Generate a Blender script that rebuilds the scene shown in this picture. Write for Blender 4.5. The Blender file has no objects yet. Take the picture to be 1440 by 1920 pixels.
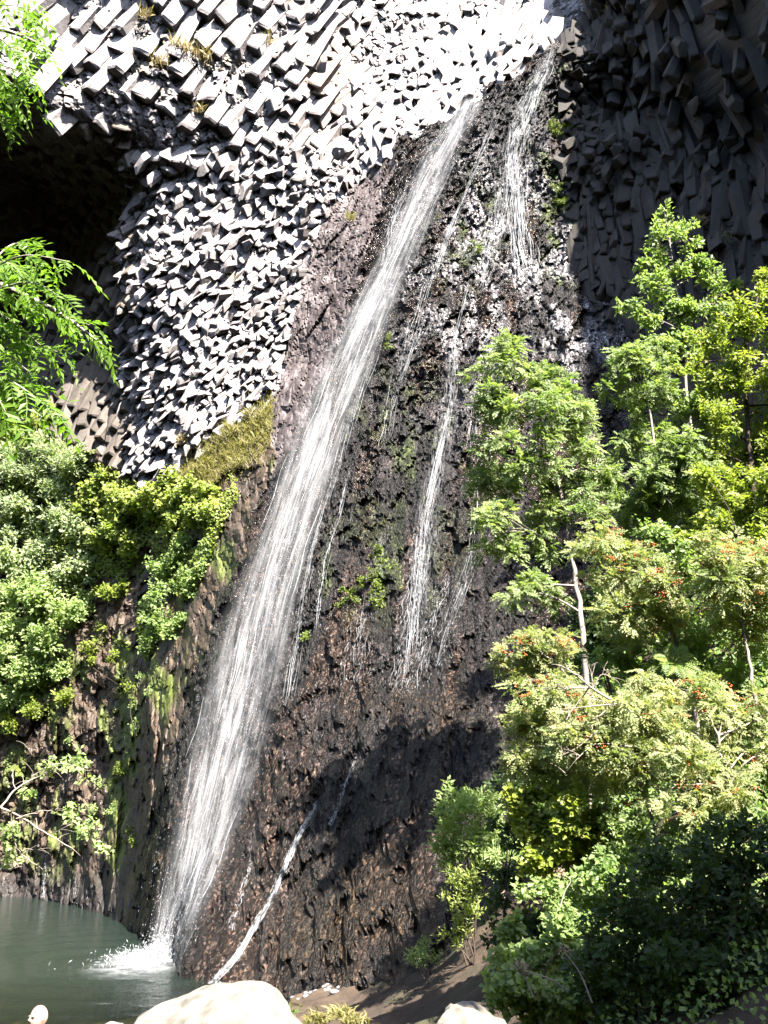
import bpy, math, numpy as np
from mathutils import Vector
from mathutils.geometry import delaunay_2d_cdt

rng = np.random.default_rng(11)
scene = bpy.context.scene
col = scene.collection

# ------------------------------------------------------------------ camera
CAM_Z, PITCH, FPX = 4.5, math.radians(16.0), 1884.0
cam_data = bpy.data.cameras.new('camera')
cam = bpy.data.objects.new('camera', cam_data); col.objects.link(cam)
cam.location = (0, 0, CAM_Z); cam.rotation_euler = (math.radians(90) + PITCH, 0, 0)
cam_data.sensor_fit = 'VERTICAL'; cam_data.sensor_height = 36.0; cam_data.sensor_width = 27.0
cam_data.lens = 36.0 * FPX / 1920.0
cam_data.clip_start = 0.05; cam_data.clip_end = 1000
scene.camera = cam

# ------------------------------------------------------------------ sky, sun, exposure
SUN = np.array([0.345, -0.53, 0.775]); SUN /= np.linalg.norm(SUN)      # towards the sun
world = bpy.data.worlds.new('World'); scene.world = world; world.use_nodes = True
wn = world.node_tree; wn.nodes.clear()
sky = wn.nodes.new('ShaderNodeTexSky'); sky.sky_type = 'NISHITA'; sky.sun_disc = False
sky.sun_elevation = math.asin(SUN[2]); sky.sun_rotation = math.atan2(SUN[0], SUN[1])
bgn = wn.nodes.new('ShaderNodeBackground'); bgn.inputs['Strength'].default_value = 0.085
wo = wn.nodes.new('ShaderNodeOutputWorld')
wn.links.new(sky.outputs[0], bgn.inputs[0]); wn.links.new(bgn.outputs[0], wo.inputs[0])
sl = bpy.data.lights.new('sun', 'SUN'); sl.energy = 5.0; sl.angle = math.radians(0.5); sl.color = (1.0, 0.945, 0.865)
sun = bpy.data.objects.new('sun', sl); col.objects.link(sun)
sun.rotation_euler = Vector(-SUN).to_track_quat('-Z', 'Y').to_euler(); sun.location = (20, -20, 60)
scene.view_settings.view_transform = 'Standard'; scene.view_settings.look = 'None'
scene.view_settings.gamma = 1.0; scene.view_settings.use_curve_mapping = False
scene.view_settings.exposure = 2.35
scene.render.engine = 'CYCLES'
scene.cycles.max_bounces = 6; scene.cycles.diffuse_bounces = 0; scene.cycles.glossy_bounces = 2
scene.cycles.transmission_bounces = 4; scene.cycles.transparent_max_bounces = 24
scene.cycles.use_denoising = True
scene.cycles.sample_clamp_indirect = 6.0

# ------------------------------------------------------------------ geometry helpers
CP, SP = math.cos(PITCH), math.sin(PITCH)
def at(px, py, Y):
    dx = (np.asarray(px, float) - 720) / FPX; dy = -(np.asarray(py, float) - 960) / FPX
    ry = CP - dy * SP; rz = SP + dy * CP; k = np.asarray(Y, float) / ry
    return np.stack([dx * k, ry * k, CAM_Z + rz * k], -1)
def project(p):
    p = np.asarray(p, float); q = p - np.array([0, 0, CAM_Z])
    f = q[..., 1] * CP + q[..., 2] * SP; u = -q[..., 1] * SP + q[..., 2] * CP
    f = np.where(np.abs(f) < 1e-3, 1e-3, f)
    return 720 + FPX * q[..., 0] / f, 960 - FPX * u / f, f
def unit(v):
    v = np.asarray(v, float); return v / np.maximum(np.linalg.norm(v, axis=-1, keepdims=True), 1e-9)

def add_obj(name, me, mat=None, parent=None, **props):
    o = bpy.data.objects.new(name, me)
    col.objects.link(o)
    if mat is not None and me is not None: me.materials.append(mat)
    if parent is not None: o.parent = parent
    for k, v in props.items(): o[k] = v
    return o
def mesh_np(name, verts, faces, mat=None, parent=None, smooth=False, attrs=None, origin=None, **props):
    """faces: array (n,k) or list of such arrays"""
    verts = np.asarray(verts, np.float32)
    if origin is not None: verts = verts - np.asarray(origin, np.float32)
    if not isinstance(faces, (list, tuple)): faces = [faces]
    faces = [np.asarray(f, np.int32) for f in faces if len(f)]
    me = bpy.data.meshes.new(name)
    me.vertices.add(len(verts)); me.vertices.foreach_set('co', verts.ravel())
    loops = np.concatenate([f.ravel() for f in faces]); sizes = np.concatenate([np.full(len(f), f.shape[1], np.int32) for f in faces])
    me.loops.add(len(loops)); me.loops.foreach_set('vertex_index', loops)
    me.polygons.add(len(sizes)); me.polygons.foreach_set('loop_start', np.concatenate([[0], np.cumsum(sizes)[:-1]]).astype(np.int32))
    me.update(calc_edges=True)
    me.polygons.foreach_set('use_smooth', np.full(len(sizes), bool(smooth)))
    for k, a in (attrs or {}).items():
        a = np.asarray(a, np.float32)
        if a.ndim == 2:
            at_ = me.attributes.new(k, 'FLOAT_COLOR', 'POINT')
            if a.shape[1] == 3: a = np.concatenate([a, np.ones((len(a), 1), np.float32)], 1)
            at_.data.foreach_set('color', a.ravel())
        else:
            at_ = me.attributes.new(k, 'FLOAT', 'POINT'); at_.data.foreach_set('value', a)
    o = add_obj(name, me, mat, parent, **props)
    if origin is not None: o.location = tuple(float(x) for x in origin)
    return o
def thing(name, loc, label, category, group=None):
    o = bpy.data.objects.new(name, None); col.objects.link(o); o.location = tuple(float(x) for x in loc); o.empty_display_size = 0.2
    o['label'] = label; o['category'] = category
    if group: o['group'] = group
    return o
def child(name, parent, verts, faces, mat, smooth=False, attrs=None, **props):
    """world-space verts, parented under an un-rotated Empty or mesh"""
    v = np.asarray(verts, float) - np.array(parent.location)
    if parent.parent is not None: v = v - np.array(parent.parent.location)
    return mesh_np(name, v, faces, mat, parent, smooth, attrs, **props)

def tube(pts, rad, n=6):
    pts = np.asarray(pts, float); rad = np.broadcast_to(np.asarray(rad, float), (len(pts),))
    t = unit(np.gradient(pts, axis=0)); ref = np.where(np.abs(t[:, 2:3]) > 0.9, np.array([[1, 0, 0]]), np.array([[0, 0, 1]]))
    a = unit(np.cross(t, ref)); b = np.cross(t, a)
    for i in range(1, len(a)):
        if np.dot(a[i], a[i - 1]) < 0: a[i] *= -1; b[i] *= -1
    th = np.linspace(0, 2 * np.pi, n, endpoint=False)
    v = pts[:, None] + rad[:, None, None] * (np.cos(th)[None, :, None] * a[:, None] + np.sin(th)[None, :, None] * b[:, None])
    m = len(pts); i = np.arange(m - 1)[:, None] * n; j = np.arange(n)[None]; j2 = (j + 1) % n
    f = np.stack([i + j, i + j2, i + n + j2, i + n + j], -1).reshape(-1, 4)
    vv = v.reshape(-1, 3); tip = len(vv); vv = np.concatenate([vv, pts[-1:] + t[-1:] * rad[-1]])
    cap = np.stack([np.arange(n) + (m - 1) * n, (np.arange(n) + 1) % n + (m - 1) * n, np.full(n, tip)], -1)
    return vv, [f, cap]
class Acc:
    """collects several shapes into one mesh part"""
    def __init__(s): s.v = []; s.f = {}; s.n = 0; s.a = []
    def add(s, v, fs, tone=None):
        if not isinstance(fs, (list, tuple)): fs = [fs]
        for f in fs:
            f = np.asarray(f)
            if len(f): s.f.setdefault(f.shape[1], []).append(f + s.n)
        s.v.append(np.asarray(v)); s.n += len(v)
        if tone is not None: s.a.append(np.broadcast_to(np.asarray(tone, np.float32), (len(v),) + np.asarray(tone).shape[1:] if np.ndim(tone) else (len(v),)))
    def out(s): return np.concatenate(s.v), [np.concatenate(x) for x in s.f.values()]
    def tone(s): return np.concatenate(s.a)
def spline(pts, n):
    """Catmull-Rom through pts (m,k) -> n samples"""
    p = np.asarray(pts, float); p = np.vstack([2 * p[0] - p[1], p, 2 * p[-1] - p[-2]])
    t = np.linspace(0, len(p) - 3 - 1e-6, n); i = t.astype(int); f = (t - i)[:, None]
    a, b, c, d = p[i], p[i + 1], p[i + 2], p[i + 3]
    return 0.5 * (2 * b + (c - a) * f + (2 * a - 5 * b + 4 * c - d) * f ** 2 + (3 * b - a - 3 * c + d) * f ** 3)

# ------------------------------------------------------------------ noise
def h32(*k):
    x = np.zeros(np.broadcast(*[np.asarray(a) for a in k]).shape, np.uint32)
    for i, a in enumerate(k):
        x = (x ^ (np.asarray(a).astype(np.int64) & 0xffffffff).astype(np.uint32)) * np.uint32([0x9E3779B1, 0x85EBCA77, 0xC2B2AE3D, 0x27D4EB2F][i % 4])
        x ^= x >> np.uint32(15)
    x = x * np.uint32(0x2C1B3C6D); x ^= x >> np.uint32(12); x = x * np.uint32(0x297A2D39); x ^= x >> np.uint32(15)
    return x
def r01(*k): return h32(*k).astype(np.float64) / 4294967295.0
def vnoise(x, y, z=0.0, seed=0):
    x, y, z = np.broadcast_arrays(x, y, z); ix, iy, iz = np.floor(x), np.floor(y), np.floor(z)
    fx, fy, fz = x - ix, y - iy, z - iz
    fx, fy, fz = [f * f * (3 - 2 * f) for f in (fx, fy, fz)]
    r = 0
    for a in (0, 1):
        wx = fx if a else 1 - fx
        for b in (0, 1):
            wy = fy if b else 1 - fy
            for c in ((0, 1) if np.any(fz) else (0,)):
                wz = (fz if c else 1 - fz)
                r = r + wx * wy * wz * r01(ix + a, iy + b, iz + c, seed)
    return r * 2 - 1
def fbm(x, y, seed=0, octv=4, gain=0.5):
    r = 0; a = 1.0; s = 0
    for o in range(octv):
        r = r + a * vnoise(x * 2.03 ** o, y * 2.03 ** o, 0.0, seed + o * 17); s += a; a *= gain
    return r / s
def vor(x, y, seed=0, jit=0.9):
    ix, iy = np.floor(x), np.floor(y); f1 = np.full(x.shape, 9.0); f2 = f1.copy()
    cx = np.zeros(x.shape); cy = np.zeros(x.shape); gx = ix.copy(); gy = iy.copy()
    for a in (-1, 0, 1):
        for b in (-1, 0, 1):
            qx = ix + a + 0.5 + jit * (r01(ix + a, iy + b, seed) - 0.5); qy = iy + b + 0.5 + jit * (r01(ix + a, iy + b, seed + 1) - 0.5)
            d = np.hypot(qx - x, qy - y); m = d < f1
            f2 = np.where(m, f1, np.minimum(f2, d)); f1 = np.where(m, d, f1)
            cx = np.where(m, qx, cx); cy = np.where(m, qy, cy); gx = np.where(m, ix + a, gx); gy = np.where(m, iy + b, gy)
    return f1, f2, x - cx, y - cy, gx, gy
def facets(x, y, seed, tilt=1.0):
    """broken-rock relief: each cell at its own height with its own slope, -1..1"""
    f1, f2, lx, ly, gx, gy = vor(x, y, seed)
    h = r01(gx, gy, seed + 5) * 2 - 1
    return h + tilt * (lx * (r01(gx, gy, seed + 6) * 2 - 1) + ly * (r01(gx, gy, seed + 7) * 2 - 1)) * 1.6 - 0.35 * np.clip(1 - (f2 - f1) * 6, 0, 1), gx, gy
def inpoly(px, py, poly):
    r = np.zeros(np.shape(px), bool); n = len(poly)
    for i in range(n):
        x0, y0 = poly[i]; x1, y1 = poly[(i + 1) % n]
        if y0 == y1: continue
        c = ((y0 > py) != (y1 > py)) & (px < (x1 - x0) * (py - y0) / (y1 - y0) + x0); r ^= c
    return r
def sstep(a, b, x): t = np.clip((x - a) / (b - a), 0, 1); return t * t * (3 - 2 * t)
def blob(px, py, cx, cy, rx, ry): return np.exp(-(((px - cx) / rx) ** 2 + ((py - cy) / ry) ** 2))
def tps(P, val, reg=1e-3):
    P = np.asarray(P, float); n = len(P); sc = 10.0
    def ker(d2): return np.where(d2 > 1e-12, 0.5 * d2 * np.log(np.maximum(d2, 1e-12)), 0)
    Q = P / sc; d2 = ((Q[:, None] - Q[None]) ** 2).sum(-1); K = ker(d2) + reg * np.eye(n)
    A = np.zeros((n + 3, n + 3)); A[:n, :n] = K; A[:n, n] = 1; A[:n, n + 1:] = Q; A[n, :n] = 1; A[n + 1:, :n] = Q.T
    w = np.linalg.solve(A, np.concatenate([val, np.zeros(3)]))
    def ev(X):
        X = np.asarray(X, float) / sc; sh = X.shape[:-1]; X = X.reshape(-1, 2); r = w[n] + X @ w[n + 1:]
        for i in range(n): r = r + w[i] * ker(((X - Q[i]) ** 2).sum(-1))
        return r.reshape(sh)
    return ev

# ------------------------------------------------------------------ materials
def new_mat(name):
    m = bpy.data.materials.new(name); m.use_nodes = True; nt = m.node_tree; nt.nodes.clear()
    return m, nt, lambda t: nt.nodes.new(t), nt.links.new
def rock_mat(name, scale=1.0, rough=0.85, wetrough=0.22, bump=0.5):
    m, nt, N, L = new_mat(name)
    out = N('ShaderNodeOutputMaterial'); b = N('ShaderNodeBsdfPrincipled'); L(b.outputs[0], out.inputs[0])
    a = N('ShaderNodeAttribute'); a.attribute_name = 'alb'; w = N('ShaderNodeAttribute'); w.attribute_name = 'wet'
    tc = N('ShaderNodeTexCoord'); n1 = N('ShaderNodeTexNoise'); n1.inputs['Scale'].default_value = 2.2 * scale; n1.inputs['Detail'].default_value = 8; n1.inputs['Roughness'].default_value = 0.7
    L(tc.outputs['Object'], n1.inputs['Vector'])
    mr = N('ShaderNodeMapRange'); mr.inputs['From Min'].default_value = 0.3; mr.inputs['From Max'].default_value = 0.7; mr.inputs['To Min'].default_value = 0.6; mr.inputs['To Max'].default_value = 1.35
    L(n1.outputs[0], mr.inputs[0])
    mx = N('ShaderNodeVectorMath'); mx.operation = 'SCALE'; L(a.outputs['Color'], mx.inputs[0]); L(mr.outputs[0], mx.inputs['Scale']); L(mx.outputs[0], b.inputs['Base Color'])
    rr = N('ShaderNodeMapRange'); rr.inputs['To Min'].default_value = rough; rr.inputs['To Max'].default_value = wetrough; L(w.outputs['Fac'], rr.inputs[0]); L(rr.outputs[0], b.inputs['Roughness'])
    n2 = N('ShaderNodeTexNoise'); n2.inputs['Scale'].default_value = 9 * scale; n2.inputs['Detail'].default_value = 6; n2.inputs['Roughness'].default_value = 0.65; L(tc.outputs['Object'], n2.inputs['Vector'])
    bp = N('ShaderNodeBump'); bp.inputs['Strength'].default_value = bump; bp.inputs['Distance'].default_value = 0.08; L(n2.outputs[0], bp.inputs['Height']); L(bp.outputs[0], b.inputs['Normal'])
    return m
def leaf_mat(name, c0, c1, transl=0.35, rough=0.5):
    m, nt, N, L = new_mat(name)
    out = N('ShaderNodeOutputMaterial'); a = N('ShaderNodeAttribute'); a.attribute_name = 'tone'
    mx = N('ShaderNodeMix'); mx.data_type = 'RGBA'; mx.inputs[6].default_value = (*c0, 1); mx.inputs[7].default_value = (*c1, 1); L(a.outputs['Fac'], mx.inputs[0])
    p = N('ShaderNodeBsdfPrincipled'); p.inputs['Roughness'].default_value = rough; L(mx.outputs[2], p.inputs['Base Color'])
    t = N('ShaderNodeBsdfTranslucent'); sc_ = N('ShaderNodeVectorMath'); sc_.operation = 'MULTIPLY'; sc_.inputs[1].default_value = (1.6, 1.75, 0.8); L(mx.outputs[2], sc_.inputs[0]); L(sc_.outputs[0], t.inputs[0])
    ms = N('ShaderNodeMixShader'); ms.inputs[0].default_value = min(transl * 1.25, .5); L(p.outputs[0], ms.inputs[1]); L(t.outputs[0], ms.inputs[2]); L(ms.outputs[0], out.inputs[0])
    return m
def plain_mat(name, c, rough=0.7, var=0.25, scale=12, bump=0.2):
    m, nt, N, L = new_mat(name)
    out = N('ShaderNodeOutputMaterial'); b = N('ShaderNodeBsdfPrincipled'); L(b.outputs[0], out.inputs[0]); b.inputs['Roughness'].default_value = rough
    tc = N('ShaderNodeTexCoord'); n = N('ShaderNodeTexNoise'); n.inputs['Scale'].default_value = scale; n.inputs['Detail'].default_value = 6; L(tc.outputs['Object'], n.inputs['Vector'])
    mx = N('ShaderNodeMix'); mx.data_type = 'RGBA'; mx.inputs[6].default_value = (*[x * (1 - var) for x in c], 1); mx.inputs[7].default_value = (*[min(1, x * (1 + var)) for x in c], 1)
    mr = N('ShaderNodeMapRange'); mr.inputs['From Min'].default_value = 0.3; mr.inputs['From Max'].default_value = 0.7; L(n.outputs[0], mr.inputs[0]); L(mr.outputs[0], mx.inputs[0]); L(mx.outputs[2], b.inputs['Base Color'])
    bp = N('ShaderNodeBump'); bp.inputs['Strength'].default_value = bump; bp.inputs['Distance'].default_value = 0.03; L(n.outputs[0], bp.inputs['Height']); L(bp.outputs[0], b.inputs['Normal'])
    return m
def chip(m, sx, sz, amount, lo, hi):
    nt = m.node_tree; N = nt.nodes.new; L = nt.links.new; b = next(n for n in nt.nodes if n.type == 'BSDF_PRINCIPLED'); bp = next(n for n in nt.nodes if n.type == 'BUMP'); mr = next(n for n in nt.nodes if n.type == 'MAP_RANGE')
    tc = next(n for n in nt.nodes if n.type == 'TEX_COORD'); mp = N('ShaderNodeMapping'); mp.inputs['Scale'].default_value = (sx, sx, sz); mp.inputs['Rotation'].default_value = (0, math.radians(-18), 0); L(tc.outputs['Object'], mp.inputs[0])
    v = N('ShaderNodeTexVoronoi'); v.inputs['Scale'].default_value = 1.0; L(mp.outputs[0], v.inputs['Vector'])
    sp = N('ShaderNodeSeparateColor'); L(v.outputs['Color'], sp.inputs[0])
    b2 = N('ShaderNodeBump'); b2.inputs['Strength'].default_value = amount; b2.inputs['Distance'].default_value = 0.12; hm = N('ShaderNodeMath'); hm.operation = 'MULTIPLY_ADD'; hm.inputs[1].default_value = -0.9; L(v.outputs['Distance'], hm.inputs[0]); L(sp.outputs[0], hm.inputs[2]); L(hm.outputs[0], b2.inputs['Height']); L(b2.outputs[0], bp.inputs['Normal'])
    m2 = N('ShaderNodeMapRange'); m2.inputs['From Min'].default_value = 0.0; m2.inputs['To Min'].default_value = lo; m2.inputs['To Max'].default_value = hi
    pw = N('ShaderNodeMath'); pw.operation = 'POWER'; pw.inputs[1].default_value = 5.0; L(sp.outputs[1], pw.inputs[0]); L(pw.outputs[0], m2.inputs[0])
    mu = N('ShaderNodeMath'); mu.operation = 'MULTIPLY'; sc_ = next(n for n in nt.nodes if n.type == 'VECT_MATH'); L(mr.outputs[0], mu.inputs[0]); L(m2.outputs[0], mu.inputs[1]); L(mu.outputs[0], sc_.inputs['Scale'])
    return m
M_ROCK = rock_mat('basalt_rock'); M_WET = rock_mat('wet_rock', 1.8, 0.65, 0.17, 1.0); M_SOIL = rock_mat('soil', 1.0, 0.95, 0.5, 0.7)
chip(M_WET, 13.0, 6.5, 1.0, 0.42, 4.2)
M_COL = rock_mat('basalt_column_rock', 0.8, 0.85, 0.3, 0.35)
M_BARK_PALE = plain_mat('pale_bark', (0.34, 0.29, 0.25), 0.8, 0.3, 18); M_BARK_DARK = plain_mat('dark_bark', (0.07, 0.05, 0.035), 0.9, 0.3, 14)
M_TWIG = plain_mat('bare_twig', (0.36, 0.3, 0.24), 0.8, 0.25, 20)
M_ASH = leaf_mat('ash_leaf', (0.13, 0.20, 0.06), (0.33, 0.40, 0.16)); M_ASHN = leaf_mat('near_ash_leaf', (0.083, 0.168, 0.016), (0.181, 0.308, 0.033), 0.4)
M_ROWAN = leaf_mat('rowan_leaf', (0.19, 0.25, 0.09), (0.42, 0.42, 0.19)); M_YEL = leaf_mat('yellow_green_leaf', (0.15, 0.22, 0.03), (0.33, 0.37, 0.06))
M_BROAD = leaf_mat('broad_leaf', (0.16, 0.23, 0.05), (0.42, 0.46, 0.12)); M_SILV = leaf_mat('silver_willow_leaf', (0.22, 0.30, 0.15), (0.46, 0.50, 0.30))
M_FRESH = leaf_mat('fresh_leaf', (0.13, 0.22, 0.06), (0.33, 0.41, 0.15)); M_FERN = leaf_mat('fern_leaf', (0.12, 0.20, 0.03), (0.26, 0.34, 0.06))
M_SHADEL = leaf_mat('shade_darkened_leaf', (0.022, 0.05, 0.012), (0.06, 0.10, 0.025)); M_MINT = leaf_mat('mint_leaf', (0.20, 0.30, 0.09), (0.40, 0.48, 0.20))  # first leaf colour darkened further, so it carries the thicket's shade
M_DRY = leaf_mat('dry_grass', (0.28, 0.21, 0.10), (0.48, 0.38, 0.2), 0.25, 0.8); M_GRASSG = leaf_mat('green_grass', (0.19, 0.19, 0.06), (0.40, 0.34, 0.15), 0.3, 0.7)
M_BERRY = plain_mat('rowan_berry', (0.50, 0.115, 0.015), 0.35, 0.3, 30, 0)
M_FLOWER = plain_mat('seed_head', (0.42, 0.30, 0.20), 0.8, 0.3, 30, 0); M_MOSS = leaf_mat('moss', (0.07, 0.11, 0.012), (0.17, 0.22, 0.02), 0.2)

# ------------------------------------------------------------------ the cliff surface, as heights over a plane tilted 25 degrees
PHI = math.radians(25); CF, SF = math.cos(PHI), math.sin(PHI)
def to_uvw(p): p = np.asarray(p, float); return np.stack([p[..., 0], -p[..., 1] * SF + p[..., 2] * CF, p[..., 1] * CF + p[..., 2] * SF], -1)
def from_uvw(u, v, w): return np.stack(np.broadcast_arrays(u, w * CF - v * SF, w * SF + v * CF), -1)
CTRL = [
 # left lower cliff above the pool
 (0,1680,52),(120,1692,49),(-250,1672,54),(230,1735,41),(0,1400,52.6),(150,1400,49.6),(260,1500,43.6),(0,1150,53.2),(200,1150,49.8),(330,1250,43),(-300,1200,57),(-300,900,60),
 (0,900,55),(150,900,52),(300,960,48),(420,960,44.2),(380,1100,43.6),
 # sunlit cliff
 (260,880,48.5),(400,800,46.5),(500,830,44.5),(300,700,48.2),(450,650,47.2),(580,680,45.2),(260,560,48.6),(400,500,47.8),(600,480,47.5),(255,430,48.8),
 (320,330,47.6),(450,300,47.6),(600,320,48.3),(690,340,48.6),(600,150,48.3),(760,200,49.6),(850,120,50.2),(980,50,51.2),(400,150,45.8),(400,20,45),(250,100,44.2),(250,215,45.2),
 (100,140,42.8),(100,215,43.4),(0,190,42),(180,40,43.2),(0,40,41),(-250,100,39),(-250,-150,36),(250,-200,42),(600,-200,47),(1000,-120,52),(-250,215,40),
 # recess in the shade
 (60,330,52),(170,330,51),(0,500,56.5),(150,520,54.5),(210,640,52.2),(100,720,54),(215,780,50.8),(150,820,51),(0,780,55),(-250,500,60),(-250,330,56),(228,420,50.6),
 # buttress under the fall
 (1045,95,45.5),(960,160,45.8),(870,210,46),(780,280,46.2),(720,420,45),(860,300,44.2),(960,300,43.4),(1050,250,44),(800,450,42.6),(960,450,41.6),(1055,450,41.6),
 (690,560,43.4),(780,600,40.6),(920,620,39.4),(1050,620,38.8),(620,740,42),(720,800,38.6),(860,820,37),(1000,820,36),(560,860,40.8),(640,960,37),(780,1000,34.6),(920,1000,33.4),
 (480,1050,39.4),(560,1150,36),(700,1200,32.4),(860,1200,30.6),(960,1200,30),(400,1250,38.2),(500,1350,34.2),(640,1380,30.6),(800,1400,28.4),(940,1400,27),
 (330,1500,36.6),(420,1550,33.2),(540,1560,30),(680,1580,27.6),(820,1600,25.6),(920,1600,24.6),(290,1680,35.5),(340,1700,32.6),(440,1720,29.6),(560,1720,27.6),(700,1720,25.6),(840,1720,23.9),
 (300,1790,33.4),(345,1840,28.6),(420,1845,27.6),(520,1835,26.6),(640,1815,25.6),(760,1780,24.4),
 # shaded cliff with its overhang
 (1085,150,45.2),(1080,350,43),(1085,520,40.4),(1140,80,44.6),(1200,250,41.6),(1200,450,39.6),(1300,150,39),(1300,350,38),(1440,200,34.5),(1440,400,33.2),(1300,0,38),(1440,30,31),(1200,0,43),
 (1440,-130,31.2),(1300,-150,37.2),(1180,-130,44),(1090,-60,49.8),(1700,-100,24),(1700,150,28),(1700,400,28.5),(1700,-350,23),(1440,-350,30),(1300,-350,39),(1120,-300,51),
 # rock behind the bushes
 (1160,620,37.2),(1160,800,35),(1300,600,35),(1440,600,31.5),(1300,850,32),(1440,850,28.5),(1100,1000,31.8),(1250,1050,29.5),(1440,1050,26.5),(1080,1200,29),(1200,1300,27.5),(1440,1300,24.5),(1050,1450,26.2),(1700,700,24),(1700,1100,21),
]
C_ = np.array(CTRL, float); cw = at(C_[:, 0], C_[:, 1], C_[:, 2])
foot = cw[[i for i in range(len(C_)) if cw[i, 2] < 1.4 and C_[i, 1] > 1650]]
ext = [cw] + [foot + np.array([0, -d * 0.5, -d]) for d in (2.5, 7.0)]
cw = np.concatenate(ext); uvw = to_uvw(cw)
cliff_w = tps(uvw[:, :2], uvw[:, 2], 2e-3)
def axis_lines(lo, hi, a, b, fine, coarse):
    return np.unique(np.concatenate([np.arange(lo, a, coarse), np.arange(a, b, fine), np.arange(b, hi + coarse, coarse)]).round(4))
GU = axis_lines(-42, 34, -21.5, 17.5, 0.068, 0.5); GV = axis_lines(-27, 44, -23.5, 29.5, 0.068, 0.5)
cu = np.arange(-43, 36, 0.4); cv = np.arange(-28, 46, 0.4)
CWG = cliff_w(np.stack(np.meshgrid(cu, cv), -1))
def bil(u, v, G=CWG):
    x = np.clip((u - cu[0]) / 0.4, 0, len(cu) - 1.001); y = np.clip((v - cv[0]) / 0.4, 0, len(cv) - 1.001)
    i = x.astype(int); j = y.astype(int); fx = x - i; fy = y - j
    return (G[j, i] * (1 - fx) + G[j, i + 1] * fx) * (1 - fy) + (G[j + 1, i] * (1 - fx) + G[j + 1, i + 1] * fx) * fy
POLY_C = [(1055,60),(960,135),(900,180),(760,265),(690,440),(655,590),(585,760),(505,900),(440,1060),(390,1200),(335,1340),(285,1500),(245,1650),(225,1760),(225,2300),(430,2300),(1000,2300),(960,1700),(985,1450),(1150,1250),(1180,1000),(1190,720),(1180,600),(1085,540),(1068,300),(1064,90)]
POLY_D = [(1064,90),(1068,300),(1085,540),(1180,600),(1250,640),(1440,640),(2600,640),(2600,-1500),(1130,-1500),(1125,0)]
POLY_E = [(-900,830),(180,850),(260,900),(330,890),(420,800),(500,760),(520,860),(440,1060),(390,1200),(335,1340),(285,1500),(245,1650),(225,1760),(225,2300),(-900,2300)]
POLY_STRIP = [(760,265),(690,440),(655,590),(585,760),(505,900),(440,1060),(400,1080),(430,950),(480,830),(520,680),(560,560),(600,400),(680,330)]
def regions(px, py):
    c = inpoly(px, py, POLY_C); d = inpoly(px, py, POLY_D) & ~c; e = inpoly(px, py, POLY_E) & ~c; s = inpoly(px, py, POLY_STRIP) & ~c & ~e
    return c, d, e, s
U, V = np.meshgrid(GU, GV); W = bil(U, V)
px, py, _ = project(from_uvw(U, V, W))
wx = px + 22 * fbm(U * 1.2, V * 1.2, 3, 3); wy = py + 22 * fbm(U * 1.2, V * 1.2, 4, 3)
rC, rD, rE, rS = regions(wx, wy)
low = sstep(1100, 1500, py)                                  # lower buttress: blockier, browner
S = U - 0.33 * V                                               # columns run down to the left on the buttress
big = fbm(U * 0.28, V * 0.28, 21, 3)
rid = fbm(S * 1.1, V * 0.22, 31, 3)
fa, ga, gb = facets(S * 1.25, V * 0.5, 41); fb_, _, _ = facets(S * 3.1 + 0.3 * big, V * 1.7 + 0.4 * rid, 51); fc, hc, hd = facets(S * 5.6, V * 3.8, 61)
fd_, _, _ = facets(S * 3.6, V * 3.0, 66); fh_, _, _ = facets(S * 9.0, V * 5.5, 68); dC = (0.03 + 0.03 * low) * fh_ + big * 0.5 + rid * 0.42 + fa * 0.2 + fb_ * 0.17 + fc * 0.09 + (0.05 + 0.1 * low) * fd_
fe, _, _ = facets(U * 1.0 + 0.4 * big, V * 0.8, 71); ff, _, _ = facets(U * 2.6, V * 2.0, 81); fg, kg, kh = facets(U * 5.2, V * 4.2, 91)
dE = big * 0.6 + fe * 0.26 + ff * 0.13 + fg * 0.06
fs, _, _ = facets((U - 0.42 * V) * 2.0, V * 0.55, 101)
dS = big * 0.3 + fs * 0.16 + fb_ * 0.08 + fc * 0.05
dA = big * 0.5 + fe * 0.2 + ff * 0.14 + fg * 0.06 - 0.1; dA = dA - 0.2; dA = np.where((px > 1040) | ((px < 236) & (py > 232)), 0.3 * big + 0.3 * fe + 0.2 * ff + 0.12 * fg - np.where((px > 1040) & (py < 360), 1.3 + 1.4 * sstep(1200, 1300, px), 0.6), dA)
D = np.where(rC, dC, np.where(rE, dE, np.where(rS, dS, dA)))
WD = W - D
PTS = from_uvw(U, V, WD)
# --- rock colours (own colour of the stone, mineral crust, moss and soil on it; painted shade on recess and overhung cliff)
nz = fbm(U * 0.7, V * 0.7, 7, 4); nz2 = fbm(U * 2.3, V * 2.3, 8, 3); nzs = fbm(S * 1.6, V * 0.35, 9, 4)
def mixc(a, b, t): return a + (np.asarray(b) - a) * t[..., None]
alb = np.zeros(U.shape + (3,)); alb[:] = (0.38, 0.34, 0.33)
alb = mixc(alb, (0.40, 0.26, 0.14), np.clip(blob(px, py, 610, 140, 45, 110) * 1.2 * sstep(-0.3, 0.4, nz2), 0, 0.9))
alb = mixc(alb, (0.36, 0.28, 0.16), np.clip((blob(px, py, 340, 110, 110, 60) + blob(px, py, 420, 830, 100, 60)) * sstep(-0.3, 0.3, nz2), 0, 0.8))
strip = np.zeros(U.shape + (3,)); strip[:] = (0.085, 0.066, 0.064); strip = mixc(strip, (0.17, 0.14, 0.138), sstep(0, 0.5, nz2))
alb = np.where(rS[..., None], strip, alb)
wetc = np.zeros(U.shape + (3,)); wetc[:] = (0.016, 0.012, 0.011)
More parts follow.
